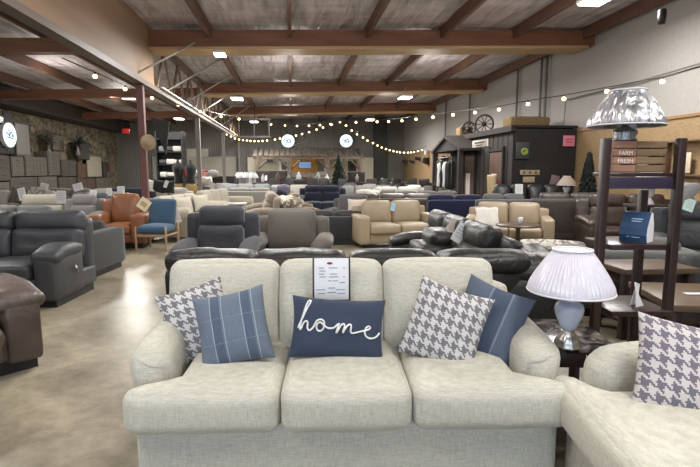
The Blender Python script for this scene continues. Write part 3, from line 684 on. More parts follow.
# ------------------------------------------------------------------ rows of showroom seating (each with its own look and place)
def F(r,g,b,c=.09):
    m=(r+g+b)/3
    r,g,b=[int((m+(v-m)*.85)*.86) for v in (r,g,b)]
    return fabric((r,g,b),c,70)
GREY=F(120,118,116); LGREY=F(150,146,142); DGREY=F(74,74,76); WHT=F(196,190,180); BEI=F(158,144,126); BRN=leather((58,45,39),.4); NVY=F(36,40,60); BLK=leather((32,31,31),.42); TAUP=F(118,106,96); OFFB=F(128,118,106)
rows=[ # px, Y, yaw deg, seats, W, D, H, mat, arm, style, label
 (322,16.5,0,2,1.62,.95,.98,NVY,'pillow','recliner','dark blue reclining loveseat in the middle distance, centre aisle'),
 (334,10.3,180,2,1.15,.8,.66,F(60,60,64),'none','plain','dark grey sofa back just right of the club armchair'),
 (350,11.6,-20,1,1.15,.9,.9,F(96,92,92),'rolled','plain','grey fabric armchair with pale cushion left behind the tan loveseat'),
 (262,11.8,-80,2,2.0,.8,.98,BEI,'pillow','recliner','beige reclining sofa seen end-on in front of the centre aisle, left of the patterned one'),
 (302,12.2,100,2,2.1,.8,.95,pattern((140,128,112),(98,86,74),9),'pillow','recliner','brown patterned sofa with throws heaped on it, centre'),
 (245,19.0,0,3,2.3,.95,.95,F(124,126,126),'track','plain','silver-grey three-seat sofa far back behind the side tables'),
 (252,16.6,175,2,1.8,.95,.9,F(160,154,146),'rolled','plain','pale sofa seen from behind between tufted sofas and silver-grey sofa'),
 (290,19.5,10,2,1.9,.95,.9,F(170,166,156),'rolled','plain','off-white sofa left behind the dark blue loveseat'),
 (354,18.5,-5,2,1.4,.95,.9,F(128,128,122),'rolled','plain','sage grey sofa right behind the dark blue loveseat'),
 (392,13.4,180,3,2.1,.95,.86,BRN,'none','plain','dark brown leather sofa back just behind the tan loveseat'),
 (375,15.3,-8,2,1.7,.95,.9,F(132,126,118),'pillow','recliner','grey sofa with white throw behind the tan loveseat with blue tag'),
 (425,14.2,182,3,1.7,.95,.9,F(104,98,94),'none','plain','taupe sofa back directly left of the royal blue sofa back'),
 (452,11.2,180,2,1.2,.85,.94,F(26,32,66),'none','plain','royal blue sofa back right of the tan loveseat'),
 (500,10.75,180,2,1.3,.85,.98,F(98,98,98),'rolled','plain','mid grey sofa back behind the half-hidden tan loveseat'),
 (566,10.45,172,2,1.65,.9,1.02,leather((54,48,44),.5),'pillow','plain','large dark brown recliner sofa seen from behind, left of the dark shelf unit'),
 (632,9.0,-8,2,1.75,.98,1.05,BRN,'pillow','recliner','dark brown leather recliner sofa seen through the dark shelf unit'),
 (698,6.3,-24,1,1.05,.98,1.08,leather((42,43,45),.5),'pillow','recliner','black recliner with draped cloth at the right edge'),
 (628,5.35,170,2,1.25,.95,.78,F(110,110,106),'pillow','plain','grey-green sofa behind lower shelves of the dark unit'),
 (722,5.0,170,1,1.0,.9,.8,F(84,86,86),'pillow','plain','slate sofa end at the right edge above the wooden table'),
 (40,9.9,15,1,.78,.9,1.0,F(190,180,164),'none','recliner','cream recliner leaning back behind the charcoal sofa'),
 (80,9.9,8,1,.9,.9,1.0,F(150,146,146),'pillow','recliner','light grey recliner right of the cream one, behind charcoal sofa'),
 (10,8.6,0,2,1.6,.9,.86,F(128,128,124),'rolled','plain','grey-green sofa at left edge behind the charcoal one'),
 (101,13.6,14,1,.95,.9,.98,F(190,184,172),'pillow','recliner','off-white recliner behind the light grey one'),
 (86,12.4,6,2,1.3,.9,.92,F(96,98,102),'pillow','recliner','slate grey reclining loveseat beneath the stone wall'),
 (124,14.6,10,2,1.7,.95,.95,F(46,52,64),'pillow','plain','dark slate blue loveseat behind the orange armchair'),
 (16,13.5,0,3,2.3,.95,.92,F(176,170,160),'rolled','plain','pale sofa with patterned cushion below the grey dressers, far left'),
 (56,15.2,0,3,2.3,.95,.92,F(120,116,108),'rolled','plain','taupe sofa in front of the left wall dressers'),
 (158,16.0,22,3,2.3,.95,.9,F(192,186,176),'rolled','plain','white sofa with black cushions near the reddish column'),
 (186,20.5,0,2,1.8,.95,.9,F(70,64,62),'rolled','plain','dark sofa far left of the aisle below the red cushions'),
 (214,22.0,0,2,1.8,.95,.9,F(186,182,172),'rolled','plain','cream sofa far back left of the silver-grey one'),
 (264,23.0,0,3,1.6,.95,.9,F(62,60,60),'pillow','plain','charcoal sofa in front of the pergola, left one'),
 (298,23.3,0,3,1.5,.95,.9,BLK,'pillow','plain','black leather sofa in front of the pergola, middle one'),
 (322,22.4,0,2,1.4,.95,.9,F(70,66,66),'rolled','plain','dark grey loveseat in front of the pergola, right one'),
 (386,22.0,8,3,2.3,.95,.95,F(56,54,56),'pillow','plain','dark sofa against far right corner, left one'),
 (412,21.0,8,3,2.3,.95,.95,BLK,'pillow','plain','black leather sofa below the wall trophies'),
 (398,17.3,0,2,1.6,.95,.9,F(176,172,164),'none','plain','white covered sofa between grey throw sofa and black leather row'),
 (434,19.8,0,2,1.3,.95,.85,F(104,100,96),'rolled','plain','taupe sofa in front of the dark cabin porch'),
]
made={}
for (px_,Y,yw,st,W,D,H,mt,ar,sl,lb) in rows:
    Hs=H; far=Y>14
    made[lb]=sofa(lb,'recliner' if 'recliner' in lb and st==1 else ('armchair' if st==1 else ('loveseat' if 'loveseat' in lb else 'sofa')),PX(px_,Y,.7),Y,math.radians(yw),st,W,D,Hs,mt,ar,.22,.62,.45,sl,name=('recliner' if st==1 and sl=='recliner' else None),n=6 if far else 9,feet=False,group=None)
# dark recliner row in front of the cabin
for k in range(4):
    x,y=RW(4.0+.62*k-.9,12.3+.25*k)[:2] if False else (PX(501+15.5*k,11.9+.1*k,.8),13.9+.05*k)
    sofa(['black leather recliner before the cabin, first from left','black leather recliner before the cabin, second from left','black leather recliner before the cabin, third from left with white tag','black leather recliner before the cabin, rightmost'][k],'recliner',PX(503+16.5*k,11.75,.8),11.75,0,1,.38,.6,1.14,BLK,'none',style='plain',name='recliner',group='black recliners before the cabin',feet=False,n=8)
# ------------------------------------------------------------------ white price tags and throws on the far seating
def ptag(px_,py_,Y,w,h,lab,roll=0,col=(200,200,200),tilt=.15):
    w*=.8; h*=.75
    t=thing('price_tag',lab,'price tag',AY(px_,py_,Y))
    m=RX(-tilt)@RY(math.radians(roll))
    mesh_obj('card',box(NB(),(w,.006,h),(0,0,0),m),plain(col,.6),t,False)
    bm=NB()
    for q in range(4): box(bm,(w*.6,.002,h*.04),m@Vector((0,-.005,h*(.3-.17*q))),m)
    mesh_obj('printed_text',bm,plain((140,140,146),.6),t,False)
for a in ((22,194,13.0,.25,.42,'white price tag hanging crooked on the pale far-left sofa',-15),(61,197,9.3,.22,.32,'price tag between the cream and light grey recliners',0,(176,172,170)),
 (93,196,12.0,.2,.4,'white price tag on the slate grey reclining loveseat',5),(121,191,14.1,.26,.36,'white price tag on the dark slate blue loveseat',-3),(109,193,13,.16,.36,'narrow white price tag on the off-white recliner',0),
 (175,216,10.2,.25,.42,'grey paper tag on the arm of the nearer tufted sofa',-18,(196,192,188)),(166,184,15.4,.14,.3,'slim white tag on the white sofa with black cushions',20),
 (460,233,5.0,.14,.27,'white price tag on the black sectional wing, lower one',32),(453,226,5.3,.12,.22,'beige tag on the black sectional wing, upper one',40,(190,176,160)),
 (393,207,9.5,.1,.2,'small blue and white tag on the tan loveseat back',10,(150,190,210)),(519,189,11.4,.22,.3,'white tag on the third black recliner before the cabin',0),
 (377,190,15.0,.3,.12,'white label on grey sofa with white throw',0),(689,205,6.0,.16,.2,'pale green tag on the black recliner at the right edge',20,(180,205,200)),(266,178,18.6,.1,.25,'tiny tag on silver-grey sofa end',0),
 (44,187,14.75,.3,.3,'white tag standing on the taupe sofa back below dressers',15),(78,187,14.75,.35,.3,'white tag on right end of the taupe sofa below dressers',-15)):
    ptag(*a)
def heap(lab,px_,py_,Y,w,d,h,mat,seed=1,rz=0,name='throw_blanket',cat='blanket'):
    o=mesh_obj(name,puff(NB(),(w,d,h),min(w,d,h)*.4,(0,0,.02),(0,0,0),None,n=10,wob=.06,seed=seed),mat); o.location=AY(px_,py_,Y); o.rotation_euler=(0,0,rz); return tag(o,lab,cat)
heap('white fur throw over the brown patterned sofa',291,203,11.6,.5,.9,.3,pattern((206,200,188),(130,120,108),7),2,.3)
heap('purple-grey throw on the brown patterned sofa back',283,190,12.6,.3,.5,.2,F(96,88,110),3)
heap('white throw over the grey sofa left of the black leather row',368,193,14.9,.7,.3,.14,WHT,5)
heap('grey cloth draped over the black recliner at right edge',683,196,6.15,.2,.3,.3,F(150,148,148),8)
heap('white plush throw beside tufted sofas far left of aisle',206,181,17,.4,.3,.25,WHT,9)
for k,(p_,q_,Y,c,lb) in enumerate(((357,208,11.2,(190,176,164),'pale pink cushion on the grey fabric armchair'),(18,196,13.1,(90,86,78),'dark patterned cushion on the pale far-left sofa'),(37,194,13.1,(150,146,136),'printed cushion on right end of the pale far-left sofa'),
   (158,186,15.6,(40,38,38),'black cushion on the white sofa, left one'),(168,187,15.6,(36,36,36),'black cushion on the white sofa, right one'),(150,186,15.6,(206,202,194),'white cushion on the white sofa near the column'),
   (186,172,20,(150,30,40),'red cushion on the far dark sofa, left one'),(202,176,21.5,(170,120,110),'pinkish cushion on the far cream sofa'))):
    pillow(lb,AY(p_,q_,Y),.42,.42,.16,0,.3,.2*(k%2),pattern(c,tuple(min(255,int(v*.7)) for v in c),9) if 'pattern' in lb or 'print' in lb else fabric(c,.07,60),res=8)
# ------------------------------------------------------------------ tables at right
WTOP=wood((92,74,56),.35,4,.35,0); RTOP=wood((74,50,42),.25,4,.2,0)
def block_table(label,x,y,rz,w,d,h,mat,cat='table',name='coffee_table',shelf=True):
    t=thing(name,label,cat,(x,y,0),rz)
    mesh_obj('tabletop',bbox_((w,d,.05),(0,0,h-.025),.004),mat,t)
    for s in (-1,1):
        for q in (-1,1): mesh_obj('leg',bbox_((.07,.07,h-.05),(s*(w/2-.05),q*(d/2-.05),(h-.05)/2),.004),DKWOOD,t)
    mesh_obj('apron',bbox_((w-.12,d-.12,.1),(0,0,h-.1),.003),DKWOOD,t)
    if shelf: mesh_obj('shelf',bbox_((w-.1,d-.1,.03),(0,0,.15),.003),DKWOOD,t)
    return t
block_table('brown wooden end table with a small white card at the right edge',2.62,3.75,math.radians(-8),.62,.75,.56,WTOP,name='end_table')
t=thing('folded_card','small white card lying on the wooden end table at the right edge','card',(2.62,3.72,.5615)); mesh_obj('leaf',bbox_((.14,.05,.006),(0,0,.004),.001),PAPER,t)
block_table('dark wood coffee table with light plank top seen through the dark shelf unit',PX(622,4.9),4.55,math.radians(6),.7,.5,.64,wood((84,66,52),.45,4,.25,0))
# lamps in the distance
lamp('small table lamp with pale shade before the cabin side',(PX(565,11.4),11.4,.88),1.0,plain((150,134,122),.6),WHITE,WHITE,n=24,pleat=False,rb=.21,rt=.08,hs=.2,zb=.28)
block_table('dark end table carrying the small pale lamp by the cabin',PX(565,11.4),11.4,0,.5,.5,.88,BLACKP,name='end_table')
lamp('white-shaded table lamp seen through the top opening of the dark shelf unit',(PX(646,7.6),7.6,.98),1.0,plain((226,222,216),.6),WHITE,WHITE,n=24,pleat=False,rb=.25,rt=.1,hs=.26,zb=.3)
block_table('dark end table under the white-shaded lamp behind the shelf unit',PX(646,7.6),7.6,0,.5,.5,.98,BLACKP,name='end_table')
# ------------------------------------------------------------------ dark cabin against the right wall
CB=wood((36,28,24),.8,3,.35,2); CBD=wood((24,20,19),.8,3,.3,2); HAY=pattern((140,118,82),(104,86,58),60)
cab=thing('display_cabin','dark brown timber cabin with gabled porch against the right wall','cabin',RW(6.25,13.5),YAW)
x0,x1,y0,y1=-.85,.74,-1.7,3.2
mesh_obj('body',box(NB(),(x1-x0,y1-y0,2.5),((x0+x1)/2,(y0+y1)/2,1.25)),CBD,cab,False)
bm=NB()
for k in range(16): box(bm,(.03,.27,2.5),(x0-.016,y0+.16+k*.305,1.25))
mesh_obj('facade_boards',bm,CB,cab,False)
mesh_obj('fascia',bbox_((.12,5.0,.14),(x0-.06,.75,2.5),.005),CB,cab,False)
mesh_obj('roof_deck',bbox_((1.68,5.0,.06),(-.1,.75,2.55),.005),CBD,cab,False)
# porch gable
bm=prism(NB(),[(0.3,2.05),(0.3,2.12),(1.75,2.56),(3.2,2.12),(3.2,2.05),(1.75,2.48)],x0-.7,x0,axis='X'); mesh_obj('porch_roof',bm,CB,cab,False)
for yy in (.45,3.05): mesh_obj('porch_post',bbox_((.12,.12,2.06),(x0-.62,yy,1.03),.006),CB,cab,False)
bm=prism(NB(),[(.5,2.08),(1.75,2.45),(3.0,2.08)],x0-.64,x0-.60,axis='X'); mesh_obj('gable_board',bm,CB,cab,False)
for yy,wd in ((-.75,.8),(1.2,.8)):
    d=mesh_obj('door',bbox_((.05,wd,1.95),(x0-.05,yy,.98),.004),wood((82,58,46),.7,3,.2,2),cab,False)
    mesh_obj('door_notice',bbox_((.01,.34,.7),(x0-.085,yy+.05,1.05),.001),plain((206,200,196),.6),d,False)
    mesh_obj('doorframe',bm:=bevel(box(box(box(NB(),(.08,.08,2.1),(x0-.05,yy-wd/2-.05,1.05)),(.08,.08,2.1),(x0-.05,yy+wd/2+.05,1.05)),(.08,wd+.18,.08),(x0-.05,yy,2.02)),.003,1),CBD,d,False)
e=mesh_obj('end_panel',bbox_((.66,.03,.7),(-.25,y0-.016,1.28),.003),plain((24,22,22),.6),cab,False)
def onend(name,lab,cat,x,z,w,h,col,d=.02):
    q=RW(6.25+x,13.5+y0-.045,z*.96); o=mesh_obj(name,bbox_((w,d,h),(0,0,0),.002),plain(col,.6)); o.location=q; o.rotation_euler=(0,0,YAW); return tag(o,lab,cat)
s=onend('round_sign','black shield sign with yellow-green emblem on the cabin end wall','sign',-.66,2.05,.34,.4,(48,50,52))
emb=mesh_obj('emblem',lathe(NB(),[(.05,0),(.09,0),(.09,.004),(.05,.004),(.05,0)],16),plain((140,150,70),.7),s); emb.matrix_local=Matrix.Translation((.05,-.012,-.02))@RX(PI/2); 
s=onend('lettered_sign','tan painted board sign above an oval on the cabin end wall','sign',-.45,1.5,.5,.12,(150,136,112))
mesh_obj('painted_stroke',box(box(box(NB(),(.06,.004,.06),(-.15,-.012,0)),(.06,.004,.06),(0,-.012,0)),(.06,.004,.06),(.15,-.012,0)),plain((96,70,50),.6),s,False)
s=onend('oval_plaque','tan oval plaque below the painted board sign on the cabin end wall','sign',-.47,1.32,.3,.14,(156,140,110))
s=onend('pink_notice','pink paper notice high on the cabin end wall','notice',.52,2.3,.3,.26,(190,110,128))
mesh_obj('printed_text',box(box(NB(),(.2,.003,.03),(0,-.012,.04)),(.16,.003,.03),(0,-.012,-.03)),plain((150,60,80),.6),s,False)
s=onend('poster','small tilted grey poster on the cabin end wall beside the plaques','poster',.2,1.28,.22,.28,(112,96,98)); s.rotation_euler=(0,.2,YAW)
def oncab(px_,py_,xr):      # point on a plane parallel to the right wall
    r=ray(px_,py_); a,b=WR(r.x,r.y); t=xr/a; return Vector((0,0,EYE))+r*t
# cabin front clutter
q=oncab(480,143.5,4.28); o=mesh_obj('porch_sign',bbox_((.03,.9,.16),(0,0,0),.002),plain((206,200,190),.6)); o.location=q; o.rotation_euler=(0,0,YAW); tag(o,'white lettered board under the cabin gable','sign')
mesh_obj('painted_stroke',box(box(NB(),(.004,.6,.03),(-.018,0,.02)),(.004,.4,.02),(-.018,0,-.04)),plain((60,56,54),.6),o,False)
for k,(a,b,lb) in enumerate(((461,190,'white ski boot row piece left on the cabin porch'),(471,190,'white ski boot row piece in the middle of the cabin porch'),(481,190,'white ski boot row piece right on the cabin porch'))):
    pass
def mannequin(label,x,y,z0,top,coat,h=1.3):
    t=thing('dress_form',label,'dress form',(x,y,z0))
    mesh_obj('torso',lathe(NB(),[(.02,.55),(.15,.58),(.17,.75),(.13,.95),(.2,1.2),(.2,1.32),(.08,1.42),(.05,1.5),(.04,1.56)],16,fn=lambda r,z,a:r*(1-.3*abs(math.sin(a)))),coat,t)
    mesh_obj('skirt',lathe(NB(),[(.3,.06),(.28,.3),(.17,.72)],20,fn=lambda r,z,a:r*(1+.08*math.cos(a*7))),top,t)
    mesh_obj('stand',lathe(NB(),[(.14,0),(.13,.02),(.02,.03),(.02,.6)],12),DARKM,t)
# chairs with pale throws on the cabin porch -> built as upright white shapes on a dark rack
t=thing('coat_rack','dark rack with white garments in front of the cabin porch','rack',RW(4.75,15.3),YAW)
mesh_obj('rack_frame',tube(tube(tube(NB(),[(0,-.7,0),(0,-.7,1.9)],.02,6),[(0,.7,0),(0,.7,1.9)],.02,6),[(0,-.7,1.88),(0,.7,1.88)],.02,6),DARKM,t)
for k in range(5): mesh_obj('garment',puff(NB(),(.3,.16,.85-.1*(k%2)),.07,(0,0,0),(0,-.55+.27*k,1.35),RX(.04*k),n=6,wob=.05,seed=k),[BLACKP,plain((196,196,198),.7),F(40,46,44),plain((204,202,200),.7),BLACKP][k],t)
q=oncab(493,182,5.1); t=thing('sled','pale wooden toboggan with red band leaning by the cabin','sled',(q.x,q.y,0),YAW+.2)
mesh_obj('deck',puff(NB(),(.06,.36,1.36),.03,(0,0,0),(0,0,.70),RY(-.08),n=8),wood((160,140,106),.5,6,.15,2),t); mesh_obj('band',bbox_((.075,.26,.12),(.03,0,1.18),.004,),plain((150,40,40),.6),t)
def wheel(label,p,r,rz,tl):
    t=thing('wagon_wheel',label,'wheel',p,rz,'wagon wheels on the cabin roof'); M=RY(tl)
    bm=tube(NB(),[M@Vector((0,r*math.cos(a*2*PI/28),r+r*math.sin(a*2*PI/28))) for a in range(29)],.03,6); mesh_obj('rim',bm,DKWOOD,t)
    for k in range(10):
        a=k*2*PI/10; mesh_obj('spoke',tube(NB(),[M@Vector((0,0,r)),M@Vector((0,r*math.cos(a),r+r*math.sin(a)))],.014,5),DKWOOD,t)
    mesh_obj('hub',tube(NB(),[M@Vector((-.06,0,r)),M@Vector((.06,0,r))],.06,10),DKWOOD,t)
wheel('dark wagon wheel on the cabin roof, farther and smaller of two',RW(5.7,15.9,2.59),.22,YAW+.9,0)
wheel('dark wagon wheel on the cabin roof, nearer and larger of two',RW(5.75,14.7,2.59),.27,YAW+.9,0)
for p,sz,lb in ((RW(6.2,12.9,2.74),(1.1,.5,.28),'long straw bale on the near end of the cabin roof'),(RW(5.7,16.3,2.74),(.45,.45,.3),'small straw bale at the far end of the cabin roof')):
    o=mesh_obj('straw_bale',puff(NB(),sz,.06,(0,0,.02),(0,0,0),n=8,wob=.015),HAY); o.location=p; o.rotation_euler=(0,0,YAW); tag(o,lb,'straw bale')
# christmas trees
def tree(label,x,y,h,r,mat,n=22,seed=0,z=0):
    rnd=random.Random(seed); t=thing('artificial_fir_tree',label,'tree',(x,y,z))
    mesh_obj('trunk',tube(NB(),[(0,0,0),(0,0,h*.95)],.03,6),DKWOOD,t)
    bm=NB()
    for k in range(n):
        z=h*(.12+.86*k/n); rr=r*(1-k/n)**.85+.03
        m=int(14+20*(1-k/n))
        for q in range(m):
            a=2*PI*q/m+rnd.random()*.5; l=rr*(.8+.35*rnd.random()); 
            p0=Vector((0,0,z+.05)); p1=Vector((math.cos(a)*l,math.sin(a)*l,z-.1+rnd.random()*.22*l)); mid=p0.lerp(p1,.55)+Vector((0,0,.03))
            tube(bm,[p0,mid,p1],[.02,.035*(h/2),.006],4)
    mesh_obj('branches',bm,mat,t); return t
FIR=pattern((30,38,32),(52,62,52),25)
tree('dark artificial fir tree in front of the pergola',PX(339,24.6,1),24.4,2.3,.55,FIR,seed=1)
q=oncab(588,180,6.45); tree('slim dark artificial fir tree between the cabin and the shelf unit',q.x,q.y,1.95,.32,pattern((20,25,23),(36,42,39),25),seed=4)
# framed picture shelf on right wall, trophies
q=oncab(692,158,XR_-.14); t=thing('shadow_box_shelf','wall shelf box with a framed picture on the right wall, far right','wall shelf',q,YAW)
ww=wood((104,76,56),.6,4,.2,1)
for zz in (-.3,.3): mesh_obj('board',bbox_((.16,1.2,.03),(0,0,zz),.003),ww,t)
for yy in (-.6,.6): mesh_obj('side_board',bbox_((.16,.03,.6),(0,yy,0),.003),ww,t)
mesh_obj('picture',bbox_((.02,.36,.36),(0,.2,-.08),.003),plain((200,184,160),.6),t)
for k,(a,b,sz,lb) in enumerate(((405,162,.35,'dark mounted trophy on the strand board wall, leftmost'),(412,162,.25,'small dark plaque on the strand board wall, second from left'),(418,159,.3,'dark trophy on the strand board wall, third from left'),(426,161,.5,'dark trophy with white top on the strand board wall, fourth'),(434,165,.5,'tall narrow dark rifle rack on the strand board wall'),(445,159,.4,'dark trophy nearest the cabin on the strand board wall'))):
    q=oncab(a,b,XR_-.2); t=thing('wall_trophy',lb,'wall trophy',q,YAW,'trophies on the strand board wall')
    mesh_obj('plaque',bbox_((.03,sz*.6,sz*.8 if k!=4 else 1.3),(.11,0,0),.004),DKWOOD,t)
    if k!=4: mesh_obj('head',puff(NB(),(.3,sz*.5,sz*.6),.1,(0,0,0),(-.05,0,.02),RY(.3),n=6,wob=.05,seed=k),F(70,54,44),t)
    else: mesh_obj('bar',box(NB(),(.04,.5,.04),(.08,0,.3)),DKWOOD,t)
    if k==3: mesh_obj('cap',puff(NB(),(.15,.2,.25),.06,(0,0,0),(-.02,0,.42),n=5),WHITE,t)
# ------------------------------------------------------------------ pergola at the far end
PG=wood((84,70,58),.7,3,.25,2); pg=thing('pergola','brown timber pergola with slanted slatted roof at the far end','pergola',RW(.98,28.6),YAW)
for x in (-2.85,-1.05,1.05,2.85):
    mesh_obj('post',bbox_((.14,.14,2.1),(x,-.7,1.05),.008),PG,pg,False)
    for s in (-1,1):
        if abs(x+s*.5)<3.0: mesh_obj('brace',tube(NB(),[(x,-.7,1.5),(x+s*.6,-.7,2.1)],.05,4),PG,pg,False)
mesh_obj('beam',bbox_((6.1,.14,.16),(0,-.7,2.18),.008),PG,pg,False)
bm=NB()
for k in range(21): box(bm,(.2,1.9,.04),(-2.95+.295*k,.1,2.52),RX(.28))
mesh_obj('roof_slats',bm,wood((84,77,68),.7,3,.3,1),pg,False)
bm=NB()
for k in range(7): box(bm,(.08,1.9,.08),(-2.85+.95*k,.1,2.45),RX(.28))
mesh_obj('rafter_set',bm,PG,pg,False)
# wall of the booth behind it
def onback(name,lab,cat,px_,py_,w,h,mat,yr=30.55,d=.04,child=None):
    r=ray(px_,py_); a,b=WR(r.x,r.y); p=Vector((0,0,EYE))+r*(yr/b); o=mesh_obj(name,bbox_((w,d,h),(0,0,0),.003),mat); o.location=p; o.rotation_euler=(0,0,YAW); return tag(o,lab,cat)
o=onback('lit_patch_board','orange board for a lit wall patch behind the counter under the pergola','board',307,163,2.1,1.1,plain((204,146,62),.6));  # orange lit patch of the booth wall, put into a board's colour
o=onback('television','small wall screen showing pale blue on the orange board','television',305,165,.8,.42,BLACKP,30.5); mesh_obj('screen',box(NB(),(.74,.01,.36),(0,-.022,0)),plain((110,140,180),.4,0,.8),o,False)
for k,(a,b,w,h,c,lb) in enumerate(((284,166,.6,.9,(206,204,198),'white framed print under the pergola left of the orange board'),(321,167,.75,.95,(208,206,200),'white framed print under the pergola right of the orange board'),(270,161,.7,.35,(150,140,126),'low tan sign under the left bay of the pergola'),(352,166,.5,.6,(60,54,52),'dark picture under the right bay of the pergola'))):
    o=onback('framed_print',lb,'picture',a,b,w,h,plain(c,.6)); mesh_obj('print',box(NB(),(w*.5,.01,h*.5),(0,-.022,0)),plain(tuple(int(v*.45) for v in c),.6),o,False)
# round lit signs high on the back wall and one far left
def round_sign(label,p,r,rz,group=None):
    t=thing('round_lit_sign',label,'sign',p,rz,group)
    mesh_obj('sign_body',lathe(NB(),[(r,0),(r,.12)],40),WHITE,t,False,M=RX(PI/2)); 
    mesh_obj('lit_face',lathe(NB(),[(r*.96,0),(r*.96,.006)],40),plain((214,232,246),.5,0,1.5),t,False,M=Matrix.Translation((0,-.12,0))@RX(PI/2))
    bm=NB()
    for k,(x,z,w,h,a) in enumerate(((-.1,.02,.26,.05,.5),(.05,.06,.2,.05,-.5),(0,-.08,.34,.04,.1),(.14,-.01,.1,.09,0),(-.05,.12,.14,.04,.8))): box(bm,(w*r/.36,.006,h*r/.36),(x*r/.36,-.131,z*r/.36),RY(a))
    mesh_obj('emblem',bm,plain((96,130,160),.5),t,False)
for a,b,lb in ((288,141,'round lit white sign high on the back wall, left of two'),(346,141,'round lit white sign high on the back wall, right of two')):
    r=ray(a,b); u,v=WR(r.x,r.y); round_sign(lb,Vector((0,0,EYE))+r*(31.2/v),.40,YAW,'round lit signs on the back wall')
# hanging rack like wire frame of the heater near truss
r=AZ(254,126,3.5); t=thing('wire_cage','grey wire basket frame hanging beside the roof truss','cage',AY(254,127,22)); bm=NB()
for z in (-.4,.35):
    tube(bm,[(-.65,0,z),(.65,0,z)],.025,5); tube(bm,[(-.65,.5,z),(.65,.5,z)],.025,5)
for x in (-.65,0,.65): tube(bm,[(x,0,-.4),(x,0,.35)],.02,5)
mesh_obj('frame',bm,plain((150,148,144),.5),t); mesh_obj('hanger',tube(NB(),[(0,.2,.35),(0,.2,1.0)],.015,5),DARKM,t)
# ------------------------------------------------------------------ left wall: stacked dressers, mirrors, boards
GW=wood((82,76,68),.6,4,.25,1); GW2=wood((64,58,52),.6,4,.25,1)
def dresser(label,yr,z,w,h,cols,rws,mat,name='dresser',cat='dresser',d=.5,group=None,xr=None):
    t=thing(name,label,cat,RW((XL+.1+d/2) if xr is None else xr,yr,z),YAW+PI/2,group)
    # local front faces -Y -> turned to face the aisle (+x room)
    mesh_obj('carcass',bbox_((w,d,h-.02),(0,0,h/2),.006),mat,t,False)
    for i in range(cols):
        for j in range(rws):
            dw,dh=(w-.06)/cols,(h-.1)/rws
            dr=mesh_obj('drawer',bbox_((dw-.025,.02,dh-.025),(-w/2+.03+dw*(i+.5),-d/2-.008,.06+dh*(j+.5)),.004),mat,t,False)
            mesh_obj('handle',box(NB(),(dw*.3,.02,.015),(-w/2+.03+dw*(i+.5),-d/2-.028,.06+dh*(j+.5))),DARKM,dr,False)
def leftyr(px_): 
    r=ray(px_,165); a,b=WR(r.x,r.y); return -b/a*(-(XL+.6))*-1 if False else abs((XL+.6)*b/a)
def band(x0,x1,z0,z1,lab,cols,rws,mat,**k):
    y0,y1=leftyr(x0),leftyr(x1); dresser(lab,(y0+y1)/2,z0,abs(y1-y0)-.03,z1-z0,cols,rws,mat,**k)
band(-22,8,.0,1.1,'grey wood dresser low at the far left edge of the wall',2,3,GW); band(8,36,0,1.25,'wide brown-grey chest on the lower tier at left',1,3,GW2); band(37,56,0,1.25,'grey dresser on the lower tier right of the wide chest',2,3,GW); band(57,75,0,1.2,'grey wood dresser on the lower tier, fourth along the left wall',2,2,GW2); band(76,94,0,1.1,'low brown sideboard on the lower tier toward the column',2,2,wood((72,56,46),.6,4,.2,1)); band(95,110,0,1.1,'grey sideboard on the lower tier nearest the column',2,2,GW)
band(-20,10,1.13,2.0,'grey dresser on the upper tier at the left edge',2,3,GW2); band(11,24,1.27,1.98,'small grey chest on the upper tier beside the left edge one',1,3,GW); band(25,47,1.27,2.0,'long grey dresser on the upper tier under the grey panel',3,3,GW); band(48,60,1.27,2.25,'tall grey chest on the upper tier, left of the wardrobe',1,5,GW); band(61,76,1.22,1.95,'grey two-door cabinet on the upper tier',2,1,GW2); band(77,86,1.12,1.8,'dark brown box chest on the upper tier before the cream boards',1,1,wood((74,54,42),.6,4,.2,1))
def board(lab,x0,x1,z0,z1,mat,frame=None,name='wall_mirror',cat='mirror',inset=.14):
    y0,y1=leftyr(x0),leftyr(x1); t=thing(name,lab,cat,RW(XL+inset,(y0+y1)/2,(z0+z1)/2),YAW+PI/2); w=abs(y1-y0); h=z1-z0
    mesh_obj('frame',bbox_((w,.04,h),(0,0,0),.005),frame or DARKM,t,False); mesh_obj('panel',bbox_((w-.1,.01,h-.1),(0,-.022,0),.002),mat,t,False)
MIR=plain((92,90,88),.15,.6)
board('large dark-framed mirror at left edge reflecting a lit round sign',-14,9,2.05,3.35,MIR,BLACKP,inset=.55); board('black wardrobe-like tall panel beside the left edge mirror',10,18,2.05,3.5,plain((34,34,34),.5),BLACKP,'tall_panel','panel',.5)
board('grey mirror with pale lower half standing on the upper dressers',20,34,2.02,3.2,plain((120,116,112),.3),plain((70,68,64),.5),inset=.5); board('grey-green panel standing on the upper chests',56,67,2.28,3.0,plain((86,84,74),.6),None,'tall_panel','panel',.5)
board('rounded black mirror above the two-door cabinet',80,92,1.98,2.8,plain((60,58,56),.3),BLACKP,inset=.5); board('tall stack of cream upholstered headboards against the left wall',93,107,1.15,2.2,F(170,160,138),F(150,140,120),'headboard','headboard',.3)
board('dark red upholstered headboard right of the cream ones',112.5,115.5,1.4,1.9,F(104,34,38),F(90,30,34),'headboard','headboard',.3); board('dark green cabinet panel right of the cream headboards',108,112,1.12,1.9,plain((52,56,52),.6),BLACKP,'tall_panel','panel',.3)
r=ray(6,135); a_w,b_w=WR(r.x,r.y); round_sign('round lit white sign at the far left edge above the dressers',Vector((0,0,EYE))+r*((XL+.62)/a_w),.42,YAW+PI/2)
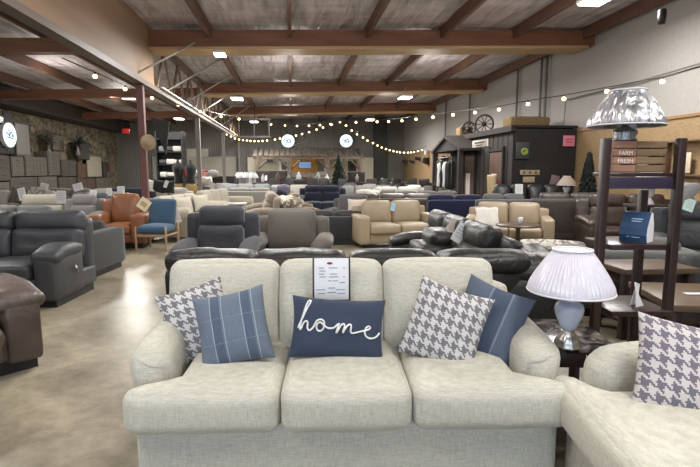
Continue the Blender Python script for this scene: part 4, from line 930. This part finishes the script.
# trees/plant balls on the dressers
for a,b,lb in ((48,141,'dry twig ball arrangement on the long upper dresser'),(77,143,'dark round arrangement on the two-door cabinet')):
    r=ray(a,b); u,v=WR(r.x,r.y); p=Vector((0,0,EYE))+r*((XL+(.5 if a<60 else 1.0))/u)
    t=thing('twig_arrangement',lb,'decoration',p,0); bm=NB(); rnd=random.Random(a)
    for k in range(40):
        d=Vector((rnd.gauss(0,1),rnd.gauss(0,1),rnd.gauss(0,1))).normalized(); tube(bm,[(0,0,0),d*.36],.02,4)
    mesh_obj('twigs',bm,F(92,84,70) if a<60 else BLACKP,t); mesh_obj('vase',lathe(NB(),[(.08,-.55),(.1,-.45),(.05,-.3),(.04,-.1)],12),plain((110,104,98),.4),t)
# things near the reddish column
t=thing('hanging_hat_display','dark pennant and pale round hat hung on the reddish column','display',RW(-2.85,10.7,2.05)); 
mesh_obj('hat',lathe(NB(),[(.16,0),(.15,.02),(.08,.03),(.07,.09),(.02,.1)],20),plain((160,140,112),.7),t,M=RX(PI/2)@Matrix.Translation((0,0,.08)))
mesh_obj('pennant',prism(NB(),[(.05,.5),(.42,.42),(.32,-.25)],-.01,.01,axis='Y'),F(60,58,54),t,False)
t=thing('display_shelf','black display shelf with pale stock left of the far column','shelf',(PX(172,20,1.5),20.0,0))
mesh_obj('carcass',bevel(box(box(box(NB(),(.05,.5,3.0),(-.5,0,1.5)),(.05,.5,3.0),(.5,0,1.5)),(1.0,.04,3.0),(0,.23,1.5)),.003,1),BLACKP,t,False)
for k in range(6): mesh_obj('shelf',bbox_((.95,.45,.03),(0,0,.2+.5*k),.002),BLACKP,t,False)
for k in range(12):
    o=mesh_obj('folded_textile',puff(NB(),(.26+.05*(k%3),.3,.16+.05*(k%2)),.05,(0,0,0),(0,0,.11),n=4),[WHT,GREY,DGREY,WHT][k%4]); o.location=(PX(172,20,1.5)-.3+.3*(k%3),19.95,.215+.5*(1+k//3)); tag(o,'folded textile stack on the black display shelf, %s of %s row'%(['left','middle','right'][k%3],['lowest','second','third','top'][k//3]),'textile','textiles on the black display shelf')
for k,(a,lb) in enumerate(((180,'dress form in black top and mustard skirt, left one'),(188,'dress form in black top and mustard skirt, right one'))):
    mannequin(lb,PX(a+(-1.5 if a<185 else 3),17.8,1.2),17.8,.3,fabric((90,72,34),.3,12),F(34,38,36))
o=mesh_obj('display_plinth',bbox_((1.1,.7,.3),(0,0,.151),.01),BLACKP); o.location=(PX(184,17.8,.3),17.8,0); tag(o,'low black plinth under the two dress forms','plinth')
for a,lb in ((177.5,'pair-left beige notice on the back wall by the grey column'),(201.5,'pair-right beige notice on the back wall by the grey column')):
    pass
onback('wall_notice','beige notice on back wall left of the grey column','notice',192,155,.75,.75,plain((160,156,146),.7),31.22); onback('wall_notice','beige notice on back wall right of the grey column','notice',202,155,.75,.75,plain((158,154,144),.7),31.22)
# mid distance clutter, one thing each
def table_set(px_,Y,w,label,topc=(60,52,48)):
    return block_table(label,PX(px_,Y,.7),Y,0,w,.8,.78,plain(topc,.5),name='dining_table',shelf=False)
def vase(label,px_,Y,z,h,mat):
    o=mesh_obj('vase',lathe(NB(),[(.3*h*.5,0),(.36*h*.5,.1*h),(.5*h*.5,.4*h),(.36*h*.5,.7*h),(.16*h*.5,.85*h),(.22*h*.5,h)],16),mat); o.location=(PX(px_,Y,z),Y,z); tag(o,label,'vase')
table_set(246,25.2,2.4,'dark dining table with white lamps at far left of the pergola'); 
for k,(a,lb) in enumerate(((240,'white covered lamp on the far dark dining table, left'),(247,'white covered lamp on the far dark dining table, middle'),(253,'white covered lamp on the far dark dining table, right'))):
    lamp(lb,(PX(a,25.2,1),25.2,.782),1.15,WHITE,WHITE,WHITE,n=20,pleat=False,rb=.24,rt=.12,hs=.25,zb=.28)
table_set(206,24,2.0,'dark dining table with red and white goods beyond the tufted sofas')
for k,(a,c,lb) in enumerate(((198,(200,196,192),'white cushion heap on the table beyond tufted sofas'),(205,(160,28,40),'red cushion heap on the table beyond tufted sofas'),(213,(196,190,186),'pale plush toy heap right on the table beyond tufted sofas'))):
    heap(lb,a,174,24,.5,.4,.3,F(*c),k,name='cushion_heap',cat='cushions')
BKC=wood((46,36,32),.6,4,.2,0)
for k,(a,Y,w,h,c,lb) in enumerate(((272,27,1.6,1.45,(40,32,30),'dark brown hutch under the left bay of the pergola'),(296,26,1.7,1.15,(60,50,46),'dark counter under the middle of the pergola'),(322,26.4,1.3,1.1,(120,114,108),'grey cabinet right of the pergola counter'),(350,25.5,1.5,1.4,(36,32,32),'black hutch right of the fir tree'),(223,24.5,1.2,1.2,(52,46,44),'dark cabinet left of the white covered lamps'))):
    t=thing('cabinet',lb,'cabinet',(PX(a,Y,1),Y,0)); m=wood(c,.6,4,.2,0)
    mesh_obj('carcass',bbox_((w,.5,h),(0,0,h/2),.01),m,t,False)
    for s in (-1,1):
        d=mesh_obj('door',bbox_((w/2-.05,.02,h-.12),(s*w/4,-.26,h/2),.004),m,t,False); mesh_obj('handle',box(NB(),(.02,.02,.15),(s*.05,-.28,h/2)),STEEL,d,False)
rnd=random.Random(5)
clut=[(263,'left edge'),(278,'left middle'),(289,'centre left'),(299,'centre'),(309,'centre right'),(318,'right middle'),(327,'right'),(346,'past the fir tree'),(357,'far right')]
for k,(a,w) in enumerate(clut):
    vase('%s vase among the clutter before the pergola, %s'%(['white','red-brown','grey'][k%3],w),a,25.1 if k%2 else 24.9,.0 if False else .9,.4+.1*(k%2),[WHITE,plain((88,58,52),.4),plain((130,128,124),.4)][k%3])
t=block_table('long narrow dark console carrying the vases before the pergola',PX(310,25,.9),25.0,0,5.4,.5,.9,BKC,name='console_table')
for k,(a,Y,c,lb) in enumerate(((370,20,(150,146,140),'grey plush armchair far right of the centre aisle, left one'),(384,18.6,(96,92,88),'dark grey armchair far right of centre aisle beside white covered sofa'),(416,18.6,(190,186,180),'small white armchair below the trophies'),(352,20.6,(96,96,92),'grey-green armchair between dark blue loveseat and fir tree'))):
    sofa(lb,'armchair',PX(a,Y,.7),Y,.1*k,1,.95,.9,.92,F(*c),'rolled',.2,.62,.45,'plain',n=5,feet=False)
def dining_chair(x,y,rz,m):
    t=thing('dining_chair','dark dining chair in the clutter of the far floor before the pergola','chair',(x,y,0),rz,'dark dining chairs before the pergola')
    mesh_obj('seat',puff(NB(),(.46,.46,.08),.03,(0,0,.01),(0,0,.5),n=4),m,t); mesh_obj('backrest',puff(NB(),(.44,.06,.6),.03,(0,.01,0),(0,.22,.85),RX(-.1),n=4),m,t)
    for sx in (-1,1):
        for sy in (-1,1): mesh_obj('leg',box(NB(),(.04,.04,.47),(sx*.2,sy*.2,.235)),DKWOOD,t,False)
for k,p_ in enumerate((276,288,301,313,326,341,372,386,399,411,424)):
    dining_chair(PX(p_,20.9+.5*(k%2),.8),20.9+.5*(k%2),(.4,-.3,3.0,.1)[k%4],BLACKP if k%3 else F(70,66,64))
# ------------------------------------------------------------------ ceiling lights
LAMPM=plain((255,250,240),.4,0,9)
pts=[(598,0,None),(220,55,None),(237,99,None),(127,98,None),(405,98,None),(179,119,None),(33,121,None),(254,122,None),(370,120,None),(323,131,None)]
lab=['near the right wall, partly cut by the top edge','in front of the near girder, left of centre','small one left of centre above the second girder','over the left aisle above the reddish column','right of centre under the second girder','left of the grey column at the back','far left over the dressers','beside the wire cage at the back','right of centre at the back','farthest, between the two round signs']
LP=[]
for (a,b,_),lb in zip(pts,lab):
    z=3.95 if (a,b)!=(598,0) else 4.3
    if (a,b)==(220,55): z=4.0
    if (a,b)==(33,121): z=3.75
    p=AZ(a,b,z); LP.append((p,'suspended white ceiling light '+lb))
for x,y in ((-2.2,1.0),(2.4,1.0),(0,-3.5),(5.5,3.0),(-6.5,3.0),(-6.5,9.5),(0,6.2),(3.6,13.0)):
    LP.append((RW(x,y,3.9),None))
for k,(p,lb) in enumerate(LP):
    xr,yr=WR(p.x,p.y)
    if lb:
        t=thing('ceiling_light',lb,'light',p,YAW,'suspended ceiling lights')
        if 'near girder' in lb: t.scale=(.6,.6,1)
        mesh_obj('housing',bbox_((.42,.62,.06),(0,0,.045),.01),plain((190,188,184),.4),t); mesh_obj('diffuser',bbox_((.38,.56,.03),(0,0,0),.008),LAMPM,t)
        bm=NB(); tube(bm,[(0,0,.07),(0,0,cz(xr)-p.z-.02)],.008,5); mesh_obj('suspension_rod',bm,STEEL,t)
    ld=bpy.data.lights.new('lamp_glow','AREA'); ld.shape='RECTANGLE'; ld.size=.8; ld.size_y=1.2; ld.energy=(190 if yr<14 else 340); ld.color=(1,.985,.95)
    if not lb: ld.energy=(112 if yr<5 else 160)
    lo=bpy.data.objects.new('lamp_glow',ld); COL.objects.link(lo); lo.location=p-Vector((0,0,.04)); lo.rotation_euler=(0,0,YAW)
# shop-front windows behind the camera let cool daylight in
for k,x in enumerate((-4.2,-.6)):
    w_=mesh_obj('window_%d'%(k+1),bbox_((2.8,.06,2.3),(0,0,0),.01),plain((70,72,74),.4),None,False); w_.location=RW(x,YN+.04,1.75); w_.rotation_euler=(0,0,YAW); w_['kind']='structure'
    g_=mesh_obj('window_glass',box(NB(),(2.66,.01,2.16),(0,.04,0)),plain((206,222,240),.2,0,1.2),w_,False)
    ld=bpy.data.lights.new('daylight','AREA'); ld.shape='RECTANGLE'; ld.size=2.6; ld.size_y=2.1; ld.energy=165; ld.color=(.78,.89,1)
    lo=bpy.data.objects.new('daylight',ld); COL.objects.link(lo); lo.location=RW(x,YN+.14,1.75); lo.rotation_euler=(PI/2,0,YAW+PI)
# added point lights with no fixtures, to brighten the roof foil
for x,y in ((0,8),(4,8),(0,14.5),(4,14.5),(0,21),(4,21),(-6.5,8),(-6.5,15),(-6.5,21),(0,27),(0,1),(-1.5,5),(3.5,4.5)):
    ld=bpy.data.lights.new('roof_fill','POINT'); ld.energy=55; ld.shadow_soft_size=.3; ld.color=(1,.93,.86)
    lo=bpy.data.objects.new('roof_fill',ld); COL.objects.link(lo); lo.location=RW(x,y,3.7)
# ------------------------------------------------------------------ string lights
BULB=plain((255,226,160),.4,0,4.5)
def string(label,pts,d0,d1,flip=False,hw=None,pre=None,post=None):
    n=len(pts); P=[AY(x,y,d0+(d1-d0)*i/(n-1)) for i,(x,y) in enumerate(pts)]
    t=thing('string_lights',label,'string lights',P[0])
    L=[p-P[0]+Vector((0,0,.05)) for p in P]
    if pre: L=[AY(*pre)-P[0]]+L
    if post: L=L+[AY(*post)-P[0]]
    mesh_obj('cord',tube(NB(),L,.009,5),DARKM,t)
    for p in P:
        q=p-P[0]; b=mesh_obj('bulb',lathe(NB(),[(.002,-.045),(.03,-.038),(.042,-.012),(.036,.012),(.014,.028)],10,q-Vector((0,0,.015))),BULB,t)
        mesh_obj('socket',lathe(NB(),[(.016,.01),(.018,.05)],8,q),DARKM,b)
string('string lights along the right side from top right edge to the centre',[(662.5,80),(607,90),(564,97.7),(528,103),(499,108.5),(475,111.5),(453,114),(433,116.5),(416,118.5),(402,120),(388.5,120.8),(377,121.2),(356,121.8),(330.5,123.5),(320,124.5),(309,125.2),(297,125.4),(285,125),(271,124)],8.5,23,pre=(702,66,7.6))
string('string lights along the truss from upper left',[(95,75),(125,88),(152,97),(178,104),(200,110.5),(221,116),(239,118.5)],9.2,18.5,pre=(62,58,8.0))
string('short swag of string lights from the truss to left round sign',[(226.7,134),(231,136),(235,138),(239,139),(243,139.6),(247,140),(250.5,140.4),(254.5,140.6),(258.5,140.6),(262.5,140.5),(267,140),(275,139),(280,138),(296,135),(302,133.5),(309,131.6),(316.5,129),(323,127),(331.5,124)],24,21)
string('long swag of string lights from centre down to the corner by the board wall',[(340,121.5),(346,125),(351.7,130),(357,133.7),(363,137),(367.5,140),(373,142.6),(377.5,145),(381.7,147),(386,148.5),(389.7,149.7),(393.5,150.7),(397,151.4),(400,152),(404,152.2),(408,152.1),(411,152),(414,151.7),(418,150.7),(422,149.5),(427.5,147),(432.6,143)],20,27)
# exit-style red light far left
o=mesh_obj('exit_light',bbox_((.3,.08,.2),(0,0,0),.01),plain((150,24,20),.5,0,.5)); o.location=AY(126,131,22); tag(o,'small red lit emergency light above the left stone wall','light')
o=mesh_obj('security_camera',lathe(NB(),[(.05,0),(.06,.08),(.06,.2),(.03,.22)],12),BLACKP); o.location=AY(662,17,7.9)-Vector((0,0,.1)); tag(o,'small black speaker hung at the top of the right wall','speaker')
# ------------------------------------------------------------------ world and view
w=bpy.data.worlds.new('world'); S.world=w; w.use_nodes=True; w.node_tree.nodes['Background'].inputs[0].default_value=(.5,.5,.52,1); w.node_tree.nodes['Background'].inputs[1].default_value=.3
S.view_settings.view_transform='Standard'; S.view_settings.look='None'; S.view_settings.gamma=1; S.view_settings.use_curve_mapping=False
S.view_settings.exposure=0.0
